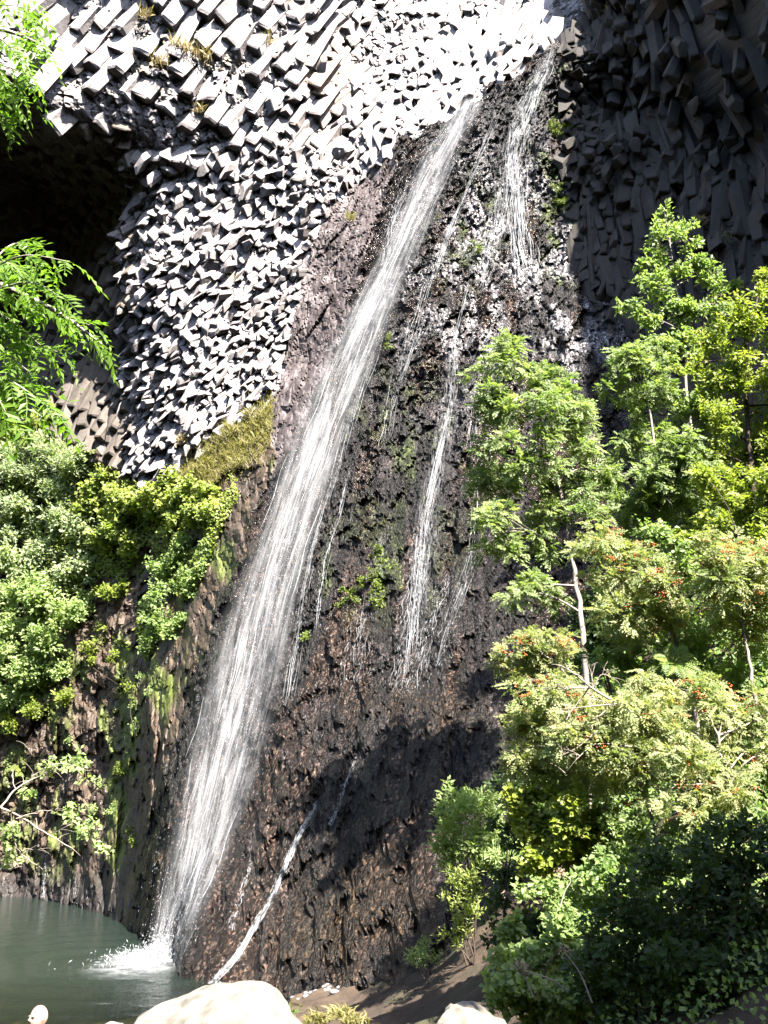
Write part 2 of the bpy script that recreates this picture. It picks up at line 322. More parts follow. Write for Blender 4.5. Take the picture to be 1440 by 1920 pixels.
wetc = mixc(wetc, (0.058, 0.037, 0.027), sstep(-0.1, 0.5, nzs)); wetc = mixc(wetc, (0.10, 0.078, 0.073), sstep(0.25, 0.7, nz2) * 0.6)
pale = np.clip(blob(px, py, 960, 440, 130, 150) + 0.8 * blob(px, py, 1100, 640, 70, 130) + 0.5 * blob(px, py, 860, 620, 120, 140), 0, 1)
wetc = mixc(wetc, (0.46, 0.43, 0.44), pale * sstep(-0.2, 0.3, fbm(U * 1.6, V * 0.9, 13, 4)))
moss = np.clip(blob(px, py, 1040, 220, 40, 130) + blob(px, py, 1050, 430, 30, 130) + 0.8 * blob(px, py, 880, 430, 60, 90) + 0.9 * blob(px, py, 700, 1080, 110, 60) + 0.5 * blob(px, py, 770, 830, 120, 150) + 0.7 * blob(px, py, 240, 1550, 40, 200), 0, 1)
wetc = mixc(wetc, (0.075, 0.105, 0.018), moss * sstep(0.0, 0.35, fbm(U * 1.9, V * 1.2, 14, 4)))
soil = np.clip(sstep(1480, 1800, py) * sstep(380, 700, px) + 0.6 * blob(px, py, 760, 1330, 160, 60), 0, 1)
wetc = mixc(wetc, (0.036, 0.022, 0.010), soil * sstep(-0.35, 0.3, nz))
wetc = wetc * 0.88
alb = np.where(rC[..., None], wetc, alb)
ec = np.zeros(U.shape + (3,)); ec[:] = (0.085, 0.058, 0.04); ec = mixc(ec, (0.05, 0.035, 0.028), sstep(0, 0.4, nzs)); ec = mixc(ec, (0.17, 0.125, 0.08), sstep(0.2, 0.6, nz2) * 0.7)
ec = mixc(ec, (0.11, 0.145, 0.025), sstep(0.05, 0.4, fbm(U * 0.9, V * 0.6, 15, 4)) * 0.75)
ec = mixc(ec, (0.035, 0.028, 0.025), sstep(1590, 1670, py))
alb = np.where(rE[..., None], ec, alb)
shade_dk = np.zeros(U.shape + (3,)); shade_dk[:] = (0.03, 0.025, 0.021); shade_dk = mixc(shade_dk, (0.03, 0.028, 0.022), sstep(0, 0.5, nz)); shade_dk = mixc(shade_dk, (0.075, 0.068, 0.062), sstep(0.3, 0.6, nz2))  # shade painted into the rock colour of recess and overhung cliff
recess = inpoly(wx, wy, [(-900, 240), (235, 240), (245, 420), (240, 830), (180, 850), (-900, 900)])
alb = np.where((rD | recess)[..., None], shade_dk * np.where(recess, 3.2, 1.0)[..., None], alb)
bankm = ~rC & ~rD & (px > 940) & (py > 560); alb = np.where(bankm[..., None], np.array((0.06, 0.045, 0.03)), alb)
crnd = r01(ga, gb, 77); crnd2 = r01(hc, hd, 78)
alb = alb * (0.75 + 0.5 * np.where(rC | rS, 0.5 * crnd + 0.5 * crnd2, r01(kg, kh, 79)))[..., None]
wet = np.where(rC, 0.55 + 0.45 * sstep(-0.3, 0.3, nzs), np.where(rE, 0.35 + 0.5 * sstep(0, 0.4, nzs) * sstep(900, 1300, py), np.where(rS, 0.25, 0.03))) * (1 - 0.5 * np.clip(moss + soil * 0.7, 0, 1) * rC)
# --- split the one surface into its pieces of setting
nu, nv = len(GU), len(GV); jj, ii = np.meshgrid(np.arange(nv - 1), np.arange(nu - 1), indexing='ij')
quad = np.stack([jj * nu + ii, jj * nu + ii + 1, (jj + 1) * nu + ii + 1, (jj + 1) * nu + ii], -1).reshape(-1, 4)
fC = rC[:-1, :-1].ravel(); fD = ((rD | (bankm & (px > 940)))[:-1, :-1]).ravel(); zf = PTS[:-1, :-1, 2].ravel()
keep = (zf > -3.5)
def piece(name, fm, mat, label):
    f = quad[fm & keep]; used = np.unique(f); remap = np.full(nu * nv, -1, np.int64); remap[used] = np.arange(len(used))
    o = mesh_np(name, PTS.reshape(-1, 3)[used], remap[f], mat, None, False, {'alb': alb.reshape(-1, 3)[used], 'wet': wet.ravel()[used]})
    o['kind'] = 'structure'; o['label'] = label; o['category'] = 'cliff'; return o
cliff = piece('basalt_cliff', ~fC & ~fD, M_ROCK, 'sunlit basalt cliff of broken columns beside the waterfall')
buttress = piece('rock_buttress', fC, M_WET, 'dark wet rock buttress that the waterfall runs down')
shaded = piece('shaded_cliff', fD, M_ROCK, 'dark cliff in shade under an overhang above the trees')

# picture-space lookup of the visible rock, for setting plants and water on it
DEP = np.full((560, 420), 1e9); qx = ((px + 120) / 4).astype(int); qy = ((py + 160) / 4).astype(int)
ok = (qx >= 0) & (qx < 420) & (qy >= 0) & (qy < 560); np.minimum.at(DEP, (qy[ok], qx[ok]), PTS[..., 1][ok])
for _ in range(4):
    bad = DEP > 1e8
    if not bad.any(): break
    s_ = np.minimum.reduce([np.roll(DEP, 1, 0), np.roll(DEP, -1, 0), np.roll(DEP, 1, 1), np.roll(DEP, -1, 1)]); DEP[bad] = s_[bad]
def on_rock(x, y, off=0.0):
    x = np.asarray(x, float); y = np.asarray(y, float)
    Y = DEP[np.clip(((y + 160) / 4).astype(int), 0, 559), np.clip(((x + 120) / 4).astype(int), 0, 419)]
    return at(x, y, Y - off)

# ------------------------------------------------------------------ basalt columns on the cliffs
uax, vax, wax = np.array([1.0, 0, 0]), np.array([0, -SF, CF]), np.array([0, CF, SF])
cols = []
def column_field(axis, jit, hlo, hhi, size, tone, ur, vr, inside, stretch=1.0, row=0.6, capj=0.12, ncand=60000, shrink=0.97):
    """a packing of prisms round one axis: cells are laid across the axis, cut through by the cliff surface"""
    axis = unit(np.array(axis, float)); c = abs(axis @ wax); k = stretch / c
    e = np.array([axis @ uax, axis @ vax]); e /= np.linalg.norm(e); g = np.array([-e[1], e[0]])
    cu_, cv_ = rng.uniform(*ur, ncand), rng.uniform(*vr, ncand)
    x_, y_, f_ = project(from_uvw(cu_, cv_, bil(cu_, cv_)))
    m = inside(x_, y_); cu_, cv_, x_, y_, f_ = cu_[m], cv_[m], x_[m], y_[m], f_[m]
    sz = size(x_, y_) / FPX * f_; rad = sz * 0.8
    P_, Q_ = (cu_ * e[0] + cv_ * e[1]) / k, cu_ * g[0] + cv_ * g[1]
    cell = 0.5; grid = {}; sel = []
    for i in range(len(P_)):
        r = rad[i]; gx, gy = int(P_[i] // cell), int(Q_[i] // cell); n = int(r / cell) + 1; good = True
        for a in range(gx - n, gx + n + 1):
            for b in range(gy - n, gy + n + 1):
                for j in grid.get((a, b), ()):
                    if (P_[i] - P_[j]) ** 2 + (Q_[i] - Q_[j]) ** 2 < r * r: good = False; break
                if not good: break
            if not good: break
        if good: grid.setdefault((gx, gy), []).append(i); sel.append(i)
    dv, _, dfc, _, _, _ = delaunay_2d_cdt([Vector((P_[i], Q_[i])) for i in sel], [], [], 0, 1e-5)
    dn = np.array([(p.x, p.y) for p in dv]); tri = np.array([t for t in dfc if len(t) == 3])
    A_, B_, C2 = dn[tri[:, 0]], dn[tri[:, 1]], dn[tri[:, 2]]
    dd = 2 * (A_[:, 0] * (B_[:, 1] - C2[:, 1]) + B_[:, 0] * (C2[:, 1] - A_[:, 1]) + C2[:, 0] * (A_[:, 1] - B_[:, 1])); dd = np.where(np.abs(dd) < 1e-9, 1e-9, dd)
    a2, b2, c2 = (A_ ** 2).sum(1), (B_ ** 2).sum(1), (C2 ** 2).sum(1)
    cc = np.stack([(a2 * (B_[:, 1] - C2[:, 1]) + b2 * (C2[:, 1] - A_[:, 1]) + c2 * (A_[:, 1] - B_[:, 1])) / dd, (a2 * (C2[:, 0] - B_[:, 0]) + b2 * (A_[:, 0] - C2[:, 0]) + c2 * (B_[:, 0] - A_[:, 0])) / dd], -1)
    inc = [[] for _ in range(len(dn))]
    for t, (a, b, c_) in enumerate(tri): inc[a].append(t); inc[b].append(t); inc[c_].append(t)
    uu, vv = dn[:, 0] * k * e[0] + dn[:, 1] * g[0], dn[:, 0] * k * e[1] + dn[:, 1] * g[1]
    pc = from_uvw(uu, vv, bil(uu, vv)); vx, vy, vf = project(pc); nz_ = vnoise(uu * 0.35, vv * 0.35, 0.0, 5); nb_ = vnoise(uu * 0.16, vv * 0.16, 0.0, 6)
    for i in range(len(dn)):
        if len(inc[i]) < 4: continue
        q = cc[inc[i]] - dn[i]; rr = float(size(vx[i], vy[i])) / FPX * vf[i]
        ln = np.hypot(q[:, 0], q[:, 1]); q = q * np.minimum(1, rr / np.maximum(ln, 1e-6))[:, None]
        q = q[np.argsort(np.arctan2(q[:, 1], q[:, 0]))]; kq = [0]
        for n in range(1, len(q)):
            if np.hypot(*(q[n] - q[kq[-1]])) > 0.16 * rr: kq.append(n)
        q = q[kq] * shrink * rng.uniform(.88, 1.02, (len(kq), 1))
        if len(q) < 4: continue
        ax = unit(axis + rng.normal(0, jit, 3))
        if ax @ wax > -0.2: ax = unit(ax - 0.3 * wax)
        lev = 0.5 + 0.5 * math.sin(dn[i, 0] * k * 1.5 + 2.6 * nz_[i])
        h = (hlo + (hhi - hlo) * (row * lev + (1 - row) * rng.random())) * rr
        nc = unit(ax + rng.normal(0, capj, 3)); kk = len(q)
        b3 = q[:, :1] * k * (e[0] * uax + e[1] * vax) + q[:, 1:] * (g[0] * uax + g[1] * vax); base = pc[i] + b3
        s_ = -(b3 @ nc) / max(ax @ nc, 0.4)
        front = base + ax * (h + s_)[:, None]; back = base - ax * (2.5 * rr) + wax * 0.9
        fm = front.mean(0); front = fm + (front - fm) * (1 - 0.07 * rng.random(kk)[:, None]); cen = fm + nc * (rng.normal(0, 0.06) + .05) * rr; ring = fm + (front - fm) * rng.uniform(.78, .92, (kk, 1)) + ax * .03 * rr; front = front - ax * (rng.uniform(.05, .2, (kk, 1)) * rr)
        v = np.vstack([back, front, ring, cen]); j = np.arange(kk); j2 = (j + 1) % kk
        f4 = np.concatenate([np.stack([j, j2, kk + j2, kk + j], -1), np.stack([kk + j, kk + j2, 2 * kk + j2, 2 * kk + j], -1)]); f3 = np.stack([2 * kk + j, 2 * kk + j2, np.full(kk, 3 * kk)], -1)
        tn = tone(vx[i], vy[i]) * rng.uniform(0.6, 1.12) * (1 + 0.25 * nb_[i])
        inview = -20 < vx[i] < 1460 and -20 < vy[i] < 900
        lit = 1.0 if tn[0] > 0.2 else 0.6
        cols.append(((rr / vf[i] * lit) if inview else 0.0, v, [f4, f3], tn, pc[i], vx[i] > 1045))
def base_in(x, y, lo, hi):
    c, d, e, s = regions(x, y); return ~c & ~e & ~s & (y > lo) & (y < hi) & ~((x > 480) & (x < 1000) & (y > 740))
PALE = np.array((0.43, 0.382, 0.37)); SHADE_DIM = np.array((0.034, 0.028, 0.023))  # second tone paints shade into the recess and overhung columns
def tone_pale(x, y):
    t = PALE.copy(); oc = float(np.clip(blob(x, y, 610, 140, 50, 120) * 1.1 * rng.random() ** 1.5, 0, 0.6)); t = t * (1 - oc) + np.array((0.42, 0.27, 0.14)) * oc
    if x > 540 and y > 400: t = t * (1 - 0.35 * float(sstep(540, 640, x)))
    return t
in_recess = lambda x, y: (x < 236) & (y > 232)
# long columns hanging over the recess, broken off in rows
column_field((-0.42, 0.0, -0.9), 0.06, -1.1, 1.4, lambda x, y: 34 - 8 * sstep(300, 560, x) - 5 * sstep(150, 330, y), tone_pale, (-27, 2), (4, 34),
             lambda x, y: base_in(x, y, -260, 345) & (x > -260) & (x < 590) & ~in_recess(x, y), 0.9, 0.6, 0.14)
# finer, more broken ones towards the lip of the fall
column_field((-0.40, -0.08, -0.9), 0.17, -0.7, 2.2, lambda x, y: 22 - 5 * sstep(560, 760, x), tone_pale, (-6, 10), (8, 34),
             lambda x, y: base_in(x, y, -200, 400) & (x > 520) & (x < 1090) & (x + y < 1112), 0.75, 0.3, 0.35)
# small splintered columns lower down
column_field((-0.5, -0.2, -0.84), 0.30, -0.6, 2.4, lambda x, y: np.maximum(17.5 - 4.5 * sstep(330, 640, y) - 3 * sstep(400, 600, x), 10), tone_pale, (-16, 4), (-10, 20),
             lambda x, y: base_in(x, y, 285, 905) & (x > 225) & (x < 760) & ~in_recess(x, y), 0.9, 0.2, 0.5, 130000, 0.94)
# recess in the shade
column_field((-0.2, -0.1, -0.95), 0.14, -0.1, 1.2, lambda x, y: 20 + 0 * x, lambda x, y: SHADE_DIM * 4.2, (-34, -8), (-10, 22),
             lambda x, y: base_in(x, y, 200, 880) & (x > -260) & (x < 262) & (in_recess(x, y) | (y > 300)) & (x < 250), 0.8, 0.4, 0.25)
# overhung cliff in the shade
column_field((-0.25, -0.45, -0.85), 0.2, 0.8, 3.6, lambda x, y: 27 - 8 * sstep(1250, 1080, x), lambda x, y: SHADE_DIM, (5, 24), (4, 36),
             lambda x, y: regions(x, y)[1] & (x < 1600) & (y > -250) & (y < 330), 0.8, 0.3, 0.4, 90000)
column_field((-0.22, -0.16, -0.95), 0.15, 0.2, 1.9, lambda x, y: 25 - 8 * sstep(1250, 1080, x), lambda x, y: SHADE_DIM, (3, 26), (-2, 36),
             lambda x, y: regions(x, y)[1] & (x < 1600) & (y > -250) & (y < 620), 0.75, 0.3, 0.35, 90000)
order = sorted(range(len(cols)), key=lambda k: -cols[k][0])
rest = {0: Acc(), 1: Acc()}
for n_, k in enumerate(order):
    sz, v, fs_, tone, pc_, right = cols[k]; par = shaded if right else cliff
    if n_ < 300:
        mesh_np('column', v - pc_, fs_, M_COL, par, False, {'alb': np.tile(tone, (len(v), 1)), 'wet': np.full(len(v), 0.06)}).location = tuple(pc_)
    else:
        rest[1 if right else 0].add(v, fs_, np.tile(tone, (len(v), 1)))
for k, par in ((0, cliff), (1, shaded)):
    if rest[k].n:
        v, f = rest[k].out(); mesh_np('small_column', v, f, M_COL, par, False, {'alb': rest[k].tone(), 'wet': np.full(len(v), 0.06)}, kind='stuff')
print('columns', len(cols))

# ------------------------------------------------------------------ ground, hillsides, pool
GC = [(0,0,2.9),(-3,4,2.4),(0,9,1.15),(-4,9.5,1.05),(-5,14,.45),(0,14,.75),(-4,19.5,.0),(-12,18,.2),(-22,18,.6),(-14,24.5,-.45),(-6,23.2,-.35),(-6,26,-.7),(-2.5,24,.0),(0,20,.7),(0.5,24,.75),(-3.5,27,-.35),(-9,29.5,-1.3),(-8,36,-3),(-14,32,-2.2),
      (-14,45,-3),(-24,30,-2),(-24,45,-3),(-20,54,-2.5),(-1,27.5,.6),(3.1,9,2.6),(2.6,5,3.0),(5.4,14,4.3),(7.6,20,6.3),(9.5,24,10.2),(5.8,23,6.3),(2.8,20,2.4),(1.8,20,1.6),(1.5,14,1.4),(4,20,4.1),(7,27,9.6),(3.2,25,4.0),(1.8,24.5,2.0),(6,5,5),(9,10,7.5),(12,16,10.5),(14,24,15),(12,30,16),(9,32,14.5),
      (-35,20,3),(-35,40,1),(-35,56,-2),(0,-12,4),(-15,0,4.5),(14,2,9),(-30,5,7)]
GCa = np.array(GC, float); gz = tps(GCa[:, :2], GCa[:, 2], 3e-3)
def ground_z(x, y):
    x = np.asarray(x, float); y = np.asarray(y, float)
    cx_, cy_ = np.clip(x, -36, 16), np.clip(y, -14, 56); z = gz(np.stack([cx_, cy_], -1))
    out = np.hypot(x - cx_, y - cy_)
    return z + 0.62 * np.minimum(out, 95) * (1 + 0.25 * fbm(x * 0.03, y * 0.03, 2, 2))
gxs = np.unique(np.concatenate([np.arange(-190, -36, 6), np.arange(-36, -14, .5), np.arange(-14, 12, .12), np.arange(12, 20, .5), np.arange(20, 190, 6)]).round(3))
gys = np.unique(np.concatenate([np.arange(-190, -14, 6), np.arange(-14, 6, .5), np.arange(6, 29, .12), np.arange(29, 58, .5), np.arange(58, 190, 6)]).round(3))
GX, GY = np.meshgrid(gxs, gys); GZ = ground_z(GX, GY)
fgr, _, _ = facets(GX * 2.2, GY * 2.2, 301); GZ = GZ + 0.06 * fgr + 0.10 * fbm(GX * .9, GY * .9, 302, 4)
gn = fbm(GX * 1.3, GY * 1.3, 303, 4)
galb = np.zeros(GX.shape + (3,)); galb[:] = (0.06, 0.04, 0.026); galb = mixc(galb, (0.11, 0.072, 0.045), sstep(0, .5, gn)); galb = mixc(galb, (0.05, 0.05, 0.022), sstep(.05, .4, fbm(GX * .6, GY * .6, 304, 4)) * sstep(.3, .8, GZ))
galb = mixc(galb, (0.16, 0.12, 0.06), sstep(0.1, -0.2, GZ)); galb = mixc(galb, (0.035, 0.05, 0.018), sstep(28, 40, np.hypot(GX, GY - 20)))
nx_, ny_ = len(gxs), len(gys); jj, ii = np.meshgrid(np.arange(ny_ - 1), np.arange(nx_ - 1), indexing='ij')
gq = np.stack([jj * nx_ + ii, jj * nx_ + ii + 1, (jj + 1) * nx_ + ii + 1, (jj + 1) * nx_ + ii], -1).reshape(-1, 4)
mesh_np('ground', np.stack([GX, GY, GZ], -1).reshape(-1, 3), gq, M_SOIL, None, True, {'alb': galb.reshape(-1, 3), 'wet': (0.6 * sstep(.25, 0, GZ)).ravel()}, kind='structure', label='brown earth bank around the pool rising to a slope', category='ground')
# pool
def pool_mat():
    m, nt, N, L = new_mat('pool_water')
    out = N('ShaderNodeOutputMaterial'); a = N('ShaderNodeAttribute'); a.attribute_name = 'depth'
    b = N('ShaderNodeBsdfPrincipled'); b.inputs['Base Color'].default_value = (0.018, 0.028, 0.022, 1); b.inputs['Roughness'].default_value = 0.06; b.inputs['IOR'].default_value = 1.33
    tr = N('ShaderNodeBsdfTransparent'); tr.inputs[0].default_value = (0.62, 0.66, 0.5, 1); gl = N('ShaderNodeBsdfGlossy'); gl.inputs['Roughness'].default_value = 0.06
    fr = N('ShaderNodeFresnel'); fr.inputs[0].default_value = 1.33; m1 = N('ShaderNodeMixShader'); L(fr.outputs[0], m1.inputs[0]); L(tr.outputs[0], m1.inputs[1]); L(gl.outputs[0], m1.inputs[2])
    mr = N('ShaderNodeMapRange'); mr.inputs['From Min'].default_value = 0.0; mr.inputs['From Max'].default_value = 1.3; mr.inputs['To Max'].default_value = 1.0; L(a.outputs['Fac'], mr.inputs[0])
    m2 = N('ShaderNodeMixShader'); L(mr.outputs[0], m2.inputs[0]); L(m1.outputs[0], m2.inputs[1]); L(b.outputs[0], m2.inputs[2]); L(m2.outputs[0], out.inputs[0])
    tc = N('ShaderNodeTexCoord'); n = N('ShaderNodeTexNoise'); n.inputs['Scale'].default_value = 3.5; n.inputs['Detail'].default_value = 4; L(tc.outputs['Object'], n.inputs['Vector'])
    n2 = N('ShaderNodeTexNoise'); n2.inputs['Scale'].default_value = 16; n2.inputs['Detail'].default_value = 2; L(tc.outputs['Object'], n2.inputs['Vector'])
    ad = N('ShaderNodeMath'); ad.operation = 'MULTIPLY_ADD'; ad.inputs[1].default_value = 0.35; L(n2.outputs[0], ad.inputs[0]); L(n.outputs[0], ad.inputs[2])
    bp = N('ShaderNodeBump'); bp.inputs['Strength'].default_value = 0.6; bp.inputs['Distance'].default_value = 0.07; L(ad.outputs[0], bp.inputs['Height'])
    for q in (b, gl, fr): L(bp.outputs[0], q.inputs['Normal'])
    return m
wxs = np.arange(-40, 0.6, 0.3); wys = np.arange(17, 58, 0.3); WX, WY = np.meshgrid(wxs, wys)
IMP = np.array([-6.9, 31.6])
rip = 0.05 * np.sin(np.hypot(WX - IMP[0], WY - IMP[1]) * 4.2 + 2 * vnoise(WX * .6, WY * .6, 0.0, 9)) * np.exp(-np.hypot(WX - IMP[0], WY - IMP[1]) / 5.0)
n0, n1 = len(wxs), len(wys); jj, ii = np.meshgrid(np.arange(n1 - 1), np.arange(n0 - 1), indexing='ij')
wq = np.stack([jj * n0 + ii, jj * n0 + ii + 1, (jj + 1) * n0 + ii + 1, (jj + 1) * n0 + ii], -1).reshape(-1, 4)
pool = mesh_np('pool_water', np.stack([WX, WY, rip], -1).reshape(-1, 3), wq, pool_mat(), None, True, {'depth': np.clip(-ground_z(WX, WY), 0, 9).ravel()}, kind='structure', label='dark green plunge pool at the foot of the waterfall', category='water')
# ------------------------------------------------------------------ falling water
DEPS = DEP.copy()
for _ in range(5): DEPS = (DEPS + np.roll(DEPS, 2, 0) + np.roll(DEPS, -2, 0) + np.roll(DEPS, 2, 1) + np.roll(DEPS, -2, 1)) / 5
def rock_y(x, y): return DEPS[np.clip(((np.asarray(y) + 160) / 4).astype(int), 0, 559), np.clip(((np.asarray(x) + 120) / 4).astype(int), 0, 419)]
def veil_mat(name, lo, hi, sx, sy, amax, seed):
    m, nt, N, L = new_mat(name); out = N('ShaderNodeOutputMaterial')
    a = N('ShaderNodeAttribute'); a.attribute_name = 'flow'; ed = N('ShaderNodeAttribute'); ed.attribute_name = 'edge'
    mp = N('ShaderNodeMapping'); mp.inputs['Scale'].default_value = (sx, sy, 1); mp.inputs['Location'].default_value = (seed, seed * 0.7, seed * 1.3); L(a.outputs['Vector'], mp.inputs[0])
    n = N('ShaderNodeTexNoise'); n.inputs['Scale'].default_value = 1.0; n.inputs['Detail'].default_value = 7; n.inputs['Roughness'].default_value = 0.66; n.inputs['Distortion'].default_value = 0.6; L(mp.outputs[0], n.inputs['Vector'])
    mr = N('ShaderNodeMapRange'); mr.inputs['From Min'].default_value = lo; mr.inputs['From Max'].default_value = hi; mr.inputs['To Max'].default_value = amax; L(n.outputs[0], mr.inputs[0])
    mu = N('ShaderNodeMath'); mu.operation = 'MULTIPLY'; L(mr.outputs[0], mu.inputs[0]); L(ed.outputs['Fac'], mu.inputs[1])
    d = N('ShaderNodeBsdfDiffuse'); d.inputs[0].default_value = (0.86, 0.87, 0.9, 1); t = N('ShaderNodeBsdfTranslucent'); t.inputs[0].default_value = (0.86, 0.87, 0.9, 1)
    ms = N('ShaderNodeMixShader'); ms.inputs[0].default_value = 0.35; L(d.outputs[0], ms.inputs[1]); L(t.outputs[0], ms.inputs[2])
    tr = N('ShaderNodeBsdfTransparent'); mx = N('ShaderNodeMixShader'); L(mu.outputs[0], mx.inputs[0]); L(tr.outputs[0], mx.inputs[1]); L(ms.outputs[0], mx.inputs[2]); L(mx.outputs[0], out.inputs[0])
    return m
def strand_mat(name, alpha):
    m, nt, N, L = new_mat(name); out = N('ShaderNodeOutputMaterial')
    d = N('ShaderNodeBsdfDiffuse'); d.inputs[0].default_value = (0.85, 0.87, 0.9, 1); t = N('ShaderNodeBsdfTranslucent'); t.inputs[0].default_value = (0.85, 0.87, 0.9, 1)
    ms = N('ShaderNodeMixShader'); ms.inputs[0].default_value = 0.4; L(d.outputs[0], ms.inputs[1]); L(t.outputs[0], ms.inputs[2])
    tc = N('ShaderNodeTexCoord'); n = N('ShaderNodeTexNoise'); n.inputs['Scale'].default_value = 2.5; n.inputs['Detail'].default_value = 3; L(tc.outputs['Object'], n.inputs['Vector'])
    mr = N('ShaderNodeMapRange'); mr.inputs['From Min'].default_value = 0.35; mr.inputs['From Max'].default_value = 0.6; mr.inputs['To Min'].default_value = alpha * 0.25; mr.inputs['To Max'].default_value = alpha; L(n.outputs[0], mr.inputs[0])
    tr = N('ShaderNodeBsdfTransparent'); mx = N('ShaderNodeMixShader'); L(mr.outputs[0], mx.inputs[0]); L(tr.outputs[0], mx.inputs[1]); L(ms.outputs[0], mx.inputs[2]); L(mx.outputs[0], out.inputs[0])
    return m
M_STR = strand_mat('white_water', 0.5); M_DROP = strand_mat('spray_drops', 0.5)
# main fall: rows (py, left px, right px, Y)
MAIN = np.array([(178,872,912,46.9),(230,838,892,45.6),(330,778,842,44.2),(450,722,792,42.9),(600,648,732,41.2),(720,590,690,39.9),(850,538,644,38.5),(1000,483,594,37.0),(1150,432,552,35.8),(1300,388,518,34.8),(1450,345,482,33.8),(1600,312,430,32.9),(1720,290,378,32.2),(1802,276,336,31.7)], float)
def main_at(s, q, off, rows=None):
    M_ = MAINS if rows is None else rows; t = np.clip(s, 0, 1) * (len(M_) - 1); i = np.minimum(t.astype(int), len(M_) - 2); f = t - i
    r = M_[i] * (1 - f[..., None]) + M_[i + 1] * f[..., None]
    x = (r[..., 1] + r[..., 2]) / 2 + q * (r[..., 2] - r[..., 1]) / 2; y = r[..., 0]
    Y = np.minimum(r[..., 3], rock_y(x, y) - 0.18) - off
    if rows is not None: return at(x, y, Y)
    Y = Y * (1 - sstep(.9, 1, s)) + np.minimum(Y, 31.9) * sstep(.9, 1, s)
    return at(x, y, Y)
MAINS = spline(MAIN, 60)
def sheet(name, off, mat, parent=None, spread=1.0, rows=None, fade=0.0, **props):
    ns, nq = 160, 30; S_, Q_ = np.meshgrid(np.linspace(0, 1, ns), np.linspace(-1, 1, nq), indexing='ij')
    wob = 0.10 * vnoise(Q_ * 2, S_ * 9, 0.0, 31)
    p = main_at(S_, (Q_ + wob) * spread, off + 0.25 * vnoise(Q_ * 3, S_ * 12, 0.0, 33) * (1 if rows is None else .3), rows)
    jj, ii = np.meshgrid(np.arange(ns - 1), np.arange(nq - 1), indexing='ij'); f = np.stack([jj * nq + ii, jj * nq + ii + 1, (jj + 1) * nq + ii + 1, (jj + 1) * nq + ii], -1).reshape(-1, 4)
    w = 2 + 6 * S_; flow = np.stack([Q_ * w * 0.5 - 2.2 * S_, S_ * 48, np.zeros_like(S_)], -1)
    edge = (1 - np.abs(Q_) ** 2.2) * sstep(0, 0.03, S_); edge *= 0.55 + 0.45 * np.exp(-((Q_ + 0.15) / 0.75) ** 2)
    if fade: edge *= 1 - sstep(1 - fade, 1, S_)
    return mesh_np(name, p.reshape(-1, 3), f, mat, parent, True, {'flow': flow.reshape(-1, 3), 'edge': edge.ravel()}, **props)
def rows_of(lst): return spline(np.array([(y, a, b, 60.0) for y, a, b in lst], float), 40)
fall = sheet('waterfall', 0.12, veil_mat('veil_water', 0.43, 0.76, 2.6, 0.3, 0.5, 3.0), None, 1.0, None, 0.0, kind='structure', label='main white waterfall streaming down the buttress into the pool', category='waterfall')
sheet('water_veil', 0.5, veil_mat('outer_veil_water', 0.49, 0.76, 6.5, 0.6, 0.42, 11.0), fall, 0.92)
sheet('water_mist', 0.75, veil_mat('mist_water', 0.25, 0.8, 1.3, 0.12, 0.17, 23.0), fall, 1.22)
def strip_ribbons(paths, widths):
    """thin three-sided strands of water along each path"""
    A = Acc()
    for p, w in zip(paths, widths):
        v, f = tube(p, w, 3); A.add(v, f)
    return A
paths, widths = [], []
for _ in range(60):
    q = np.clip(rng.normal(-0.05, 0.5), -1.12, 1.12); s0 = rng.uniform(0, 0.96) ** 0.85; ln = rng.uniform(0.03, 0.13); n = 9
    s = np.linspace(s0, min(s0 + ln, 1), n); qq = q + 0.06 * np.cumsum(rng.normal(0, .35, n)) * 0.3 + 0.04 * np.sin(s * 90 + q * 7)
    p = main_at(s, qq, 0.25 + 0.4 * rng.random()); w = rng.uniform(0.005, 0.02) * np.sin(np.linspace(0.12, 3.0, n)) ** 0.6
    paths.append(p); widths.append(np.maximum(w, 0.003))
v, f = strip_ribbons(paths, widths).out(); mesh_np('water_strand', v, f, M_STR, fall, True, kind='stuff')
def drops(pos, size, dirs):
    """small stretched drops: four-sided spindles"""
    n = len(pos); d = unit(dirs); a = unit(np.cross(d, rng.normal(size=(n, 3)))); b = np.cross(d, a); r = size[:, None]; ln = r * rng.uniform(2, 6, (n, 1))
    v = np.stack([pos + d * ln, pos + a * r, pos + b * r, pos - a * r, pos - b * r, pos - d * ln], 1).reshape(-1, 3)
    t = np.array([(0, 1, 2), (0, 2, 3), (0, 3, 4), (0, 4, 1), (5, 2, 1), (5, 3, 2), (5, 4, 3), (5, 1, 4)])
    return v, (t[None] + 6 * np.arange(n)[:, None, None]).reshape(-1, 3)
n = 5000; s = rng.uniform(0.12, 1, n) ** 0.7; q = rng.normal(0.0, 0.62, n) - 0.25 * sstep(.6, 1, s) * rng.random(n)
p0 = main_at(s, q, 0.15 + 0.9 * rng.random(n)); p1 = main_at(np.minimum(s + .01, 1), q, 0.4)
v, f = drops(p0, rng.uniform(0.002, 0.008, n), p1 - main_at(s, q, 0.4) + np.array([0, 0, -0.05])); mesh_np('spray', v, f, M_DROP, fall, False, kind='stuff')
M_SIDE = veil_mat('side_veil_water', 0.50, 0.74, 6.0, 0.7, 0.5, 31.0)
sheet('waterfall', 0.0, M_SIDE, None, 1.0, rows_of([(88,1026,1052),(150,992,1034),(215,955,1014),(300,925,1006),(400,905,1010),(500,885,1015),(610,860,1010)]), .55, kind='structure', label='thin veil fanning out over pale crusted rock from the topmost lip', category='waterfall')
